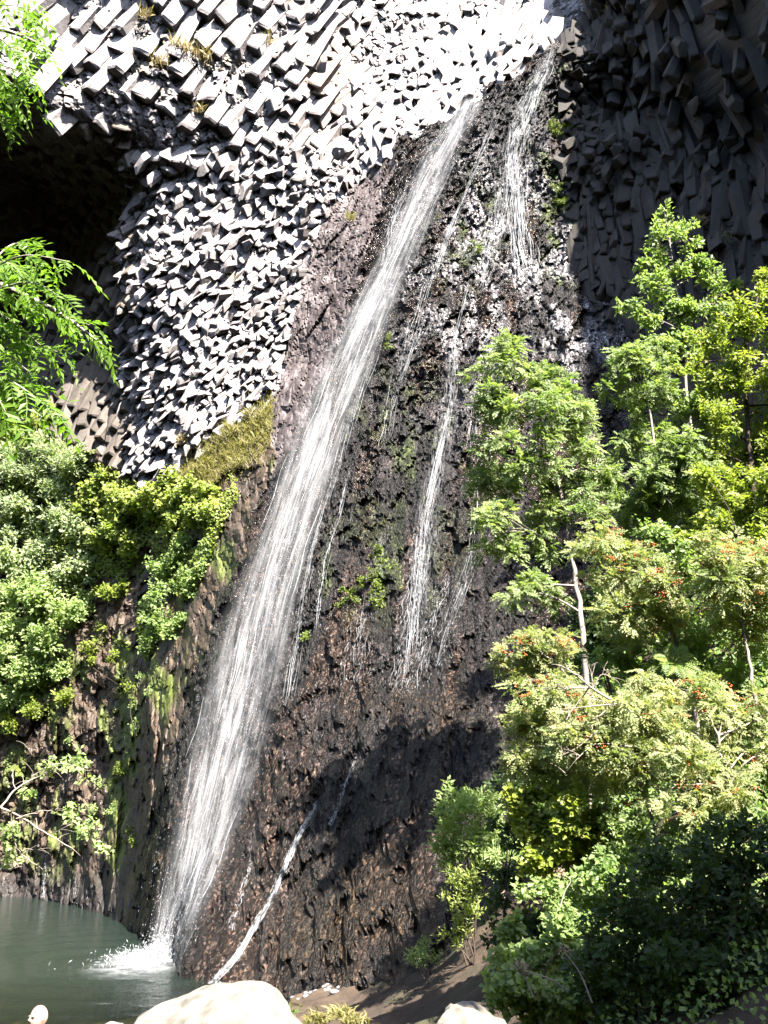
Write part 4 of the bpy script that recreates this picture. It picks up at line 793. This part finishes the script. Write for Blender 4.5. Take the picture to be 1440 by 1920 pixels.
rbush('fresh green bush hanging beside the brown rock', [(300,1060,34),(340,1040,34),(370,1070,26),(310,1110,34),(350,1110,28),(290,1140,26),(390,1030,20)], 'broad', M_FRESH, .19, 210)
rbush('lower green bush trailing toward the fall', [(290,1190,28),(320,1180,24),(280,1220,22),(300,1160,22),(340,1165,14)], 'broad', M_FRESH, .18, 210)
rbush('lone bright sprig on the bare brown rock', [(205,1110,20),(225,1105,14),(190,1115,12)], 'broad', M_YEL, .2, 200, 'plant')
rbush('small weeds on the mossy rock below the lone sprig', [(190,1180,12),(215,1230,12),(175,1240,12),(240,1290,12)], 'broad', M_YEL, .13, 170, 'weed')
rbush('row of small weeds beside the dark crack', [(250,1320,12),(270,1270,12),(255,1360,10),(280,1300,10)], 'broad', M_FRESH, .12, 170, 'weed')
rbush('green weeds along the lower mossy wall', [(150,1430,14),(185,1470,14),(210,1520,12),(170,1520,14),(160,1560,16),(130,1390,12)], 'broad', M_MINT, .13, 170, 'weed')
rbush('weedy tangle at the foot of the pale ledge bushes', [(60,1330,26),(120,1310,22),(20,1360,22),(170,1210,16)], 'broad', M_YEL, .16, 120, 'weed')
for x, y, n_, h_, lab, m in ((400,850,90,.55,'straw tuft lowest on the grassy ledge',M_GRASSG),(440,810,110,.6,'greenish tuft in the middle of the grassy ledge',M_GRASSG),(470,780,90,.55,'tuft highest on the grassy ledge',M_GRASSG),(345,830,60,.6,'dry tuft against the foot of the small columns',M_DRY),(370,880,80,.5,'short tuft above the round-leaved bush',M_GRASSG),(450,870,90,.5,'tuft at the outer rim of the grassy ledge',M_GRASSG),(480,830,70,.5,'mossy tuft by the brown strip',M_GRASSG),
    (340,95,140,.9,'largest pale dry tuft among the long columns',M_DRY),(380,110,110,.8,'dry tuft right beside the largest one',M_DRY),(300,120,90,.7,'dry tuft just left of the largest one',M_DRY),(500,85,90,.7,'dry tuft high beside the ochre patch',M_DRY),(270,30,60,.6,'brown tuft near the top of the long columns',M_DRY),(375,210,60,.6,'dark straw tuft below the largest dry tuft',M_DRY),(530,10,50,.6,'dry tuft at the topmost ochre columns',M_DRY),
    (1150,45,80,.8,'green and straw tuft at the lip of the overhung cliff',M_GRASSG),(1125,70,50,.6,'small tuft under the lip of the overhung cliff',M_GRASSG),(1420,215,70,.8,'brown tuft on the overhung cliff far side',M_DRY),(1360,465,80,.7,'upright green tuft above the leafy rock lip',M_GRASSG),(1320,515,110,.6,'spiky dry tuft beside the young ash',M_DRY),(1310,420,60,.5,'reddish dry tuft behind the young ash',M_DRY),(655,410,50,.5,'small tuft beside the main fall',M_GRASSG),(440,525,30,.4,'tiny tuft in the small columns',M_GRASSG)):
    tuft(lab, on_rock(x, y, .25), n_, h_, .26 if n_ > 60 else .14, m)
LEDGE = [(-60,830),(170,860),(260,905),(330,915),(400,905),(440,890),(450,930),(430,960),(390,1050),(330,1180),(270,1240),(180,1180),(150,1300),(40,1370),(-60,1380)]
n = 60000; x, y = rng.uniform(-60, 500, n), rng.uniform(760, 1380, n); m = inpoly(x, y, LEDGE) & (vnoise(x * .022, y * .022, 0.0, 81) > -.28 + .5 * sstep(1050, 1300, y)); x, y = x[m], y[m]; n = len(x)
P_ = on_rock(x, y, rng.uniform(0, .55, n)); L = rng.uniform(.08, .22, n); v, f = leaf_quads(P_, rdir(n, .2), unit(np.array([.25, -.75, .8]) + rng.normal(0, .42, (n, 3))), L, L * .38, .2)
mesh_np('ledge_undergrowth', v, f, M_BROAD, None, False, {'tone': np.repeat(np.clip(.5 + .4 * vnoise(x * .03, y * .03, 0.0, 82) + rng.normal(0, .2, n), 0, 1), 4)}, kind='stuff', label='yellow-green ground cover spread over the rocky ledge across the pool', category='undergrowth')
n = 5000; x = rng.uniform(330, 510, n); y = 1180 - x * .78 + rng.normal(0, 28, n); Pg = on_rock(x, y, .1); A = Acc()
v, f = grass_verts(np.zeros(3), n, .42, 0.0, (.1, -.4, 0)); v = (v.reshape(n, 5, 3) + Pg[:, None]).reshape(-1, 3)
mesh_np('ledge_grass', v, f, M_GRASSG, None, False, {'tone': np.repeat(np.clip(rng.normal(.55, .25, n), 0, 1), 5)}, kind='stuff', label='dry yellow grass on the slope under the small columns', category='grass')
# mossy plants on the wet rock
for x, y, r, lab in ((720,1048,16,'bright moss cushion in the middle of the wet rock'),(690,1105,22,'moss patch spreading below the bright cushion'),(650,1120,16,'moss patch nearer the main fall'),(570,1190,9,'small moss patch beside the falling water'),(1050,360,16,'green moss column along the shadow edge'),(1045,230,16,'moss patch under the topmost lip'),(890,450,14,'moss patch beside the long slender stream'),(735,640,10,'moss tuft at the edge of the main fall'),(225,1450,16,'moss hanging by the dark corner of the pool'),(240,1560,14,'lower moss hanging by the dark corner')):
    rbush(lab, [(x + rng.uniform(-r, r), y + rng.uniform(-1.5 * r, 1.5 * r), r * rng.uniform(.35, .6)) for _ in range(6)], 'broad', M_MOSS, .09, 500, 'moss', .25, 'moss_cushion', 0)
# ------------------------------------------------------------------ near ash boughs at the side, each leaf its own part
def ash_leaf_mesh(k):
    v, f, m = pinnate(np.zeros((1, 3)), np.array([[1.0, 0, 0]]), 0.27, 5, .36, .2, .3 + .12 * k, .8)
    A = Acc(); A.add(v, f, np.repeat(np.clip(rng.normal(.5, .22, len(v) // 4), 0, 1), 4)); t = np.linspace(0, 1, 8)[:, None]; v, f = tube(np.hstack([.27 * t, 0 * t, -(.3 + .12 * k) * .27 * t * t]), .0022, 3); A.add(v, f, np.full(len(v), .6))
    v, f = A.out(); o = mesh_np('leaf', v, f, M_ASHN, None, False, {'tone': A.tone()}); me = o.data; bpy.data.objects.remove(o); return me
LEAVES = [ash_leaf_mesh(k) for k in range(5)]
def bough(label, main, twigs, Y, per, scale=1.0):
    base = at(main[0][0], main[0][1], Y); o = thing('ash_bough', base, label, 'tree branch'); sp = spline(np.array([at(x, y, Y) for x, y in main]), 16); v, f = tube(sp, np.linspace(.03, .008, 16), 6); child('branch', o, v, f, M_BARK_PALE, True)
    for tw in [main] + twigs:
        y0 = Y + rng.uniform(-.5, .5) if tw is not main else Y
        ts = spline(np.array([at(x, y, y0 + (Y - y0) * (1 if i == 0 else 0)) for i, (x, y) in enumerate(tw)]), 24)
        if tw is not main: v, f = tube(ts, np.linspace(.009, .003, 24), 4); child('twig', o, v, f, M_BARK_PALE, True)
        tg = unit(np.gradient(ts, axis=0))
        for k in range(per):
            i = min(23, int(24 * (k + .5) / per)); side = 1 if k % 2 else -1; s = unit(np.cross(tg[i], [0, 0, 1.0]))
            d = unit(tg[i] * .7 + s * side * .8 + rng.normal(0, .3, 3) + np.array([0, 0, -.1])); up = unit(np.array([0, -.35, 1.0]) + rng.normal(0, .25, 3)); yv = unit(np.cross(up, d)); zv = np.cross(d, yv)
            l = bpy.data.objects.new('leaf', LEAVES[rng.integers(5)]); col.objects.link(l); l.parent = o
            sc = rng.uniform(.75, 1.15) * scale; M = np.eye(4); M[:3, 0] = d * sc; M[:3, 1] = yv * sc; M[:3, 2] = zv * sc; M[:3, 3] = ts[i] - base
            from mathutils import Matrix
            l.matrix_local = Matrix(M.tolist())
    return o
bough('leafy ash bough reaching in front of the shaded recess', [(-160,500),(-40,520),(60,560),(130,600),(190,645)],
      [[(-40,520),(40,480),(130,490)],[(-40,520),(20,460),(70,460)],[(0,540),(60,530),(120,560)],[(60,560),(110,590),(170,610)],[(-60,560),(20,600),(90,660)],[(-60,580),(0,650),(70,710)],[(-60,600),(20,640),(110,660)],[(-80,620),(0,700),(60,760)],[(-100,560),(-20,600),(30,680)],[(-80,660),(30,720),(100,770)],[(-90,500),(-10,490),(40,500)],[(-80,640),(-20,720),(20,790)]], 6.8, 13)
bough('ash bough hanging in the top corner over the long columns', [(-180,20),(-80,40),(20,60),(90,90)],
      [[(-80,40),(0,10),(70,20)],[(-60,60),(10,90),(80,60)],[(-80,80),(0,120),(60,140)],[(-90,110),(-20,170),(30,190)],[(-90,0),(-20,-20),(50,-10)],[(-100,60),(-20,60),(40,110)],[(-110,140),(-40,200),(20,225)],[(-90,120),(-20,130),(40,170)]], 7.2, 11)
# bare twigs over the pool
o = thing('bare_branch', at(-60,1560,18), 'bare pale branch with few leaves reaching over the pool', 'branch')
for pts_, r in (([(-70,1520),(0,1515),(50,1540),(90,1565),(135,1590)], .026), ([(0,1515),(30,1480),(70,1455),(120,1440)], .018), ([(20,1525),(25,1570),(40,1600),(80,1630)], .014), ([(-60,1600),(0,1630),(40,1625)], .015), ([(30,1535),(80,1520),(118,1520)], .009), ([(90,1565),(125,1550),(150,1535)], .008), ([(30,1480),(25,1440),(60,1415)], .009), ([(60,1455),(110,1430),(165,1445)], .009), ([(40,1595),(60,1592),(95,1595)], .007)):
    sp = spline(np.array([at(x, y, 18 + .3 * rng.normal()) for x, y in pts_]), 14); sp[1:-1] += rng.normal(0, .012, (12, 3)); A = Acc(); v, f = tube(sp, np.linspace(r, r * .3, 14), 5); A.add(v, f)
    for _ in range(4):
        k = rng.integers(4, 14); e = limb(sp[k], sp[k] + rdir(1)[0] * [1, .4, 1] * rng.uniform(.15, .4), .1, 5); v, f = tube(e, np.linspace(r * .35, .002, 5), 4); A.add(v, f)
    v, f = A.out(); child('twig', o, v, f, M_TWIG, True)
cl = px_clumps([(150,1440,22),(95,1440,16),(160,1560,24),(130,1530,16),(190,1590,14),(5,1560,18),(20,1610,12),(60,1480,14)], 18.2, .3)
v, f, tn = foliage('broad', cl, .11, 260); child('foliage', o, v, f, M_MINT, False, {'tone': tn})
# tall trees at the side of the path that shade the corner
def shade_tree(label, x, y, clumps, r0):
    b = gnd(x, y); tree('ash_tree', label, [b, b + [.1, 0, 3], b + [-.2, .2, 7], b + [0, 0, 11]], clumps, 'round', M_ASH, M_BARK_DARK, .34, 60, r0)
shade_tree('tall ash shading the thicket from beside the path', 9.5, 3.0, [(np.array([9 + rng.normal(0, 1.2), 3.6 + rng.normal(0, 1.3), 12.3 + rng.normal(0, 1.3)]), rng.uniform(1.1, 1.6)) for _ in range(28)], .22)
# ------------------------------------------------------------------ low growth covering the bank
n = 90000; bx_, by_ = rng.uniform(0.8, 15, n), rng.uniform(5.5, 31, n); bz_ = ground_z(bx_, by_); qx_, qy_, _ = project(np.stack([bx_, by_, bz_], -1))
edge_ = 2.0 + .8 * vnoise(by_ * .5, by_ * 0, 0.0, 4)
m = (bx_ > np.where(by_ > 17, 2.9, edge_)) & (qx_ < 2600) & (vnoise(bx_ * .8, by_ * .8, 0.0, 71) > -.55); bx_, by_, bz_ = bx_[m], by_[m], bz_[m]; n = len(bx_)
P_ = np.stack([bx_, by_, bz_ + rng.uniform(0, .5, n) * (1 + .8 * vnoise(bx_ * 1.3, by_ * 1.3, 0.0, 72))], -1)
L = rng.uniform(.6, 1.2, n) * np.clip(.0075 * by_, .05, .15); v, f = leaf_quads(P_, rdir(n, .1), unit(np.array([.2, -.6, .9]) + rng.normal(0, .45, (n, 3))), L, L * .36, .2)
mesh_np('undergrowth', v, f, M_FRESH, None, False, {'tone': np.repeat(np.clip(.4 + .35 * vnoise(bx_ * .7, by_ * .7, 0.0, 73) + rng.normal(0, .2, n), 0, 1), 4)}, kind='stuff', label='low leafy undergrowth covering the steep earth bank', category='undergrowth')
# ------------------------------------------------------------------ boulders and stones
M_BOULD = plain_mat('pale_boulder', (0.21, 0.19, 0.155), 0.9, 0.45, 7, 1.0)
M_STONE = plain_mat('grey_stone', (0.24, 0.22, 0.22), 0.85, 0.3, 9, 0.4)
def boulder(name, label, c, r, seed, cuts, mat, sub=5, rough=.06):
    import bmesh
    bm = bmesh.new(); bmesh.ops.create_icosphere(bm, subdivisions=sub, radius=1.0); me = bpy.data.meshes.new(name); bm.to_mesh(me); bm.free()
    co = np.empty(len(me.vertices) * 3, np.float32); me.vertices.foreach_get('co', co); co = co.reshape(-1, 3).astype(float)
    for nrm, d in cuts:
        nrm = unit(np.array(nrm, float)); e = co @ nrm - d; co = co - np.where(e > 0, e * .93, 0)[:, None] * nrm
    nn = unit(co); q = co * 1.0
    dis = .10 * vnoise(q[:, 0] * 1.6 + seed, q[:, 1] * 1.6, q[:, 2] * 1.6, seed) + rough * vnoise(q[:, 0] * 4.1, q[:, 1] * 4.1 + seed, q[:, 2] * 4.1, seed + 1) + rough * .4 * vnoise(q[:, 0] * 11, q[:, 1] * 11 + seed, q[:, 2] * 11, seed + 2)
    co = (co + nn * dis[:, None]) * np.asarray(r); me.vertices.foreach_set('co', co.astype(np.float32).ravel()); me.update(); me.materials.append(mat)
    me.polygons.foreach_set('use_smooth', np.ones(len(me.polygons), bool))
    o = add_obj(name, me); o.location = tuple(float(x) for x in c); o['label'] = label; o['category'] = 'boulder' if max(r) > .3 else 'stone'; return o
p = at(408, 1940, 8.6); boulder('boulder', 'big pale sunlit boulder at the pool bank', p + [0, .3, -.25], (.78, .75, .66), 3, [((-.45, -.2, .85), .70), ((.75, -.2, .62), .74), ((0, -.1, 1), .80)], M_BOULD)
p = at(885, 1960, 8.8); boulder('boulder', 'smaller rounded pale boulder by the bramble', p + [0, .2, -.2], (.40, .42, .52), 8, [((.2, 0, 1), .82), ((-.8, 0, .5), .86)], M_BOULD)
p = at(205, 1935, 10.5); boulder('boulder', 'low grey rock tip beside the big pale boulder', p + [0, 0, -.16], (.2, .22, .26), 14, [((0, 0, 1), .8)], M_STONE)
for k in range(46):
    t = rng.random(); x = 545 + 120 * t + rng.normal(0, 14); y = 1868 - 36 * t + rng.normal(0, 8); Y = 4.5
    ys_ = np.linspace(17, 27, 120); pq = at(x + 0 * ys_, y + 0 * ys_, ys_); hit_ = pq[:, 2] - ground_z(pq[:, 0], pq[:, 1]) < .03
    if not hit_.any() or hit_[0]: continue
    Yg = ys_[int(np.argmax(hit_))]
    pr = at(x, y, Yg); r = rng.uniform(.04, .10) * (1.7 if k == 0 else 1)
    boulder('stone', 'largest pale stone of the scree below the buttress' if k == 0 else 'pale scree stone on the earth below the buttress', [pr[0], pr[1], float(ground_z(pr[0], pr[1])) + r * .35], (r * rng.uniform(.9, 1.5), r, r * rng.uniform(.5, .8)), 20 + k, [(tuple(rng.normal(size=3)), .7), (tuple(rng.normal(size=3)), .75)], M_STONE, 2, .1)['group'] = 'scree stones'
for k, (x, y, Y, lab) in enumerate(((505,1875,18.5,'green grass tuft behind the big pale boulder'),(530,1885,18.0,'grass tuft at the shoulder of the big pale boulder'),(480,1862,19.5,'grass tuft peeping over the big pale boulder'),(600,1895,17.5,'straw grass tuft on the brown path'),(660,1900,17.0,'sparse grass tuft beside the scree'),(640,1885,18.5,'pale weed tuft below the scree'))):
    q = at(x, y, Y); tuft(lab, [q[0], q[1], q[2] - .15], 110, .22, .09, M_MINT if k < 3 else M_GRASSG)
# ------------------------------------------------------------------ the bather whose head shows at the pool side
def person():
    M_SKIN = plain_mat('skin', (0.62, 0.40, 0.31), 0.55, 0.06, 20, 0.05); M_SHIRT = plain_mat('white_shirt', (0.72, 0.70, 0.66), 0.9, 0.08, 30, 0.2); M_PANT = plain_mat('shorts', (0.10, 0.12, 0.18), 0.9, 0.1, 30, 0.2); M_EYE = plain_mat('eye', (0.03, 0.02, 0.02), 0.3, 0, 5, 0); M_HAIR = plain_mat('short_hair', (0.36, 0.29, 0.2), 0.8, 0.2, 60, 0.4)
    Y = min(np.linspace(7.5, 18, 400), key=lambda q: abs(at(80, 1884, q)[2] - float(ground_z(at(80, 1884, q)[0], q)) - 1.74)); print('person Y', Y)
    top = at(80, 1884, Y); gz_ = float(ground_z(top[0], Y)); H = top[2] - gz_; k = H / 1.75
    o = thing('person', (top[0], Y, gz_), 'bald person in a pale shirt looking down beside the pool', 'person')
    base = np.array([top[0], Y, gz_]); yaw = math.radians(-42)          # faces the camera, turned to the left
    fwd = np.array([math.sin(yaw), -math.cos(yaw), 0]); rt = np.array([math.cos(yaw), math.sin(yaw), 0])
    def W(x, f, z): return base + (rt * x + fwd * f + np.array([0, 0, z])) * k
    # continuous body grown over a skeleton
    J = {'pel': (0, 0, .95, .15, .11), 'wai': (0, 0, 1.10, .14, .10), 'che': (0, 0, 1.30, .165, .115), 'nek': (0, 0, 1.47, .075, .07), 'hed': (0, .02, 1.56, .06, .06)}
    for sg, n in ((-1, 'L'), (1, 'R')):
        J.update({'sh' + n: (sg * .17, 0, 1.41, .07, .07), 'el' + n: (sg * .25, -.02, 1.13, .045, .045), 'wr' + n: (sg * .26, .08, .89, .03, .026), 'ha' + n: (sg * .26, .11, .82, .035, .018),
                  'hi' + n: (sg * .09, 0, .88, .09, .09), 'kn' + n: (sg * .10, .02, .49, .06, .06), 'an' + n: (sg * .10, -.02, .08, .04, .042), 'to' + n: (sg * .11, .14, .03, .035, .022)})
        for q, (dx, ln) in enumerate(((-.024, .07), (-.008, .085), (.008, .08), (.022, .065))): J['f%s%d' % (n, q)] = (sg * .26 + dx, .115, .775, .009, .009); J['g%s%d' % (n, q)] = (sg * .26 + dx, .135, .775 - ln * .6, .008, .008)
        J['t' + n] = (sg * .26 - sg * .035, .13, .82, .009, .009); J['u' + n] = (sg * .26 - sg * .045, .15, .785, .008, .008)
    E = [('pel', 'wai'), ('wai', 'che'), ('che', 'nek'), ('nek', 'hed')]
    for n in 'LR': E += [('che', 'sh' + n), ('sh' + n, 'el' + n), ('el' + n, 'wr' + n), ('wr' + n, 'ha' + n), ('pel', 'hi' + n), ('hi' + n, 'kn' + n), ('kn' + n, 'an' + n), ('an' + n, 'to' + n), ('wr' + n, 't' + n), ('t' + n, 'u' + n)] + [e for q in range(4) for e in (('ha' + n, 'f%s%d' % (n, q)), ('f%s%d' % (n, q), 'g%s%d' % (n, q)))]
    names = list(J); me = bpy.data.meshes.new('body'); me.from_pydata([tuple(W(*J[n][:3]) - base) for n in names], [(names.index(a), names.index(b)) for a, b in E], []); b = add_obj('body', me, None, o)
    b.modifiers.new('skin', 'SKIN'); me.attributes  # radii below
    if not me.skin_vertices:
        bm_ = __import__('bmesh').new(); bm_.from_mesh(me); bm_.verts.layers.skin.verify(); bm_.to_mesh(me); bm_.free()
    for i, n in enumerate(names): me.skin_vertices[0].data[i].radius = (J[n][3] * k, J[n][4] * k)
    me.skin_vertices[0].data[0].use_root = True
    sb = b.modifiers.new('smooth', 'SUBSURF'); sb.levels = sb.render_levels = 2; me.materials.append(M_SKIN)
    # clothes: lofted rings round torso and hips
    def loft(name, rings, mat, close_top=False):
        th = np.linspace(0, 2 * np.pi, 24, endpoint=False); V = [np.stack([W(cx + rx * math.cos(t), f + ry * math.sin(t), z) for t in th]) for cx, f, z, rx, ry in rings]
        i = np.arange(len(rings) - 1)[:, None] * 24; j = np.arange(24)[None]; j2 = (j + 1) % 24; f_ = np.stack([i + j, i + j2, i + 24 + j2, i + 24 + j], -1).reshape(-1, 4); return child(name, o, np.concatenate(V), f_, mat, True)
    loft('shirt', [(0, 0, .88, .19, .14), (0, 0, 1.0, .185, .135), (0, 0, 1.12, .18, .13), (0, 0, 1.28, .20, .14), (0, 0, 1.38, .215, .13), (0, 0, 1.44, .18, .11), (0, 0, 1.475, .10, .09), (0, 0, 1.49, .085, .08)], M_SHIRT)
    for sg in (-1, 1):
        loft('sleeve', [(sg * .17, 0, 1.45, .05, .06), (sg * .20, 0, 1.40, .075, .075), (sg * .225, -.01, 1.28, .07, .07), (sg * .235, -.01, 1.2, .068, .068)], M_SHIRT)
        loft('trouser_leg', [(sg * .085, 0, .96, .115, .12), (sg * .09, 0, .85, .112, .115), (sg * .095, 0, .65, .095, .095), (sg * .10, .01, .5, .085, .085)], M_PANT)
    # head: shaped ball with brow, eye sockets, nose, mouth, jaw and ears
    nu_, nv_ = 48, 36; T, F_ = np.meshgrid(np.linspace(0, np.pi, nv_), np.linspace(0, 2 * np.pi, nu_, endpoint=False), indexing='ij')
    hx, hf, hz = np.sin(T) * np.sin(F_), np.sin(T) * np.cos(F_), np.cos(T)
    X = .076 * hx * (1 - .22 * np.clip(-hz, 0, 1) ** 1.5); Fw = .098 * hf * (1 + .06 * (hf < 0)) - .0 ; Z = .122 * hz
    g = lambda x, z, sx, sz: np.exp(-((X - x) / sx) ** 2 - ((Z - z) / sz) ** 2) * np.clip(hf * 2, 0, 1)
    Fw = Fw + .026 * g(0, -.022, .011, .02) + .012 * g(0, -.002, .009, .03) + .006 * g(0, .016, .05, .012) - .011 * (g(-.031, .0, .014, .011) + g(.031, .0, .014, .011)) + .007 * g(0, -.058, .024, .007) - .005 * g(0, -.0655, .022, .004) + .007 * g(0, -.074, .02, .008) + .012 * g(0, -.1, .026, .018)
    for sg in (-1, 1):
        e_ = np.exp(-((Fw + .005) / .018) ** 2 - ((Z + .008) / .026) ** 2) * (hx * sg > .6); X = X + sg * .016 * e_
    tilt = math.radians(-2); Fr = Fw * math.cos(tilt) + Z * math.sin(tilt); Zr = Z * math.cos(tilt) - Fw * math.sin(tilt)
    Vh = np.stack([W(a, b_ + .035, c + 1.628) for a, b_, c in zip(X.ravel(), Fr.ravel(), Zr.ravel())]); i = np.arange(nv_ - 1)[:, None] * nu_; j = np.arange(nu_)[None]; j2 = (j + 1) % nu_
    hd = child('head', o, Vh, np.stack([i + j, i + nu_ + j, i + nu_ + j2, i + j2], -1).reshape(-1, 4), M_SKIN, True)
    def face_pt(x, f, z): return W(x, f * math.cos(tilt) + z * math.sin(tilt) + .035, z * math.cos(tilt) - f * math.sin(tilt) + 1.628)
    def ell(c, r, n=10):
        T2, F2 = np.meshgrid(np.linspace(0, np.pi, n), np.linspace(0, 2 * np.pi, n, endpoint=False), indexing='ij'); v = c + np.stack([np.sin(T2) * np.cos(F2), np.sin(T2) * np.sin(F2), np.cos(T2)], -1).reshape(-1, 3) * np.asarray(r); i = np.arange(n - 1)[:, None] * n; j = np.arange(n)[None]; return v, np.stack([i + j, i + n + j, i + n + (j + 1) % n, i + (j + 1) % n], -1).reshape(-1, 4)
    for sg in (-1, 1):
        v, f_ = ell(face_pt(sg * .031, .084, .0), (.011 * k, .011 * k, .007 * k)); mesh_np('eye', v - base, f_, M_EYE, hd, True)
        v, f_ = ell(face_pt(sg * .031, .094, .019), (.018 * k, .012 * k, .004 * k)); mesh_np('eyebrow', v - base, f_, M_HAIR, hd, True)
    v, f_ = ell(face_pt(0, .094, -.0655), (.022 * k, .012 * k, .0035 * k)); mesh_np('mouth', v - base, f_, plain_mat('lip', (0.3, 0.12, 0.1), .5, .05, 5, 0), hd, True)
    return o
person()
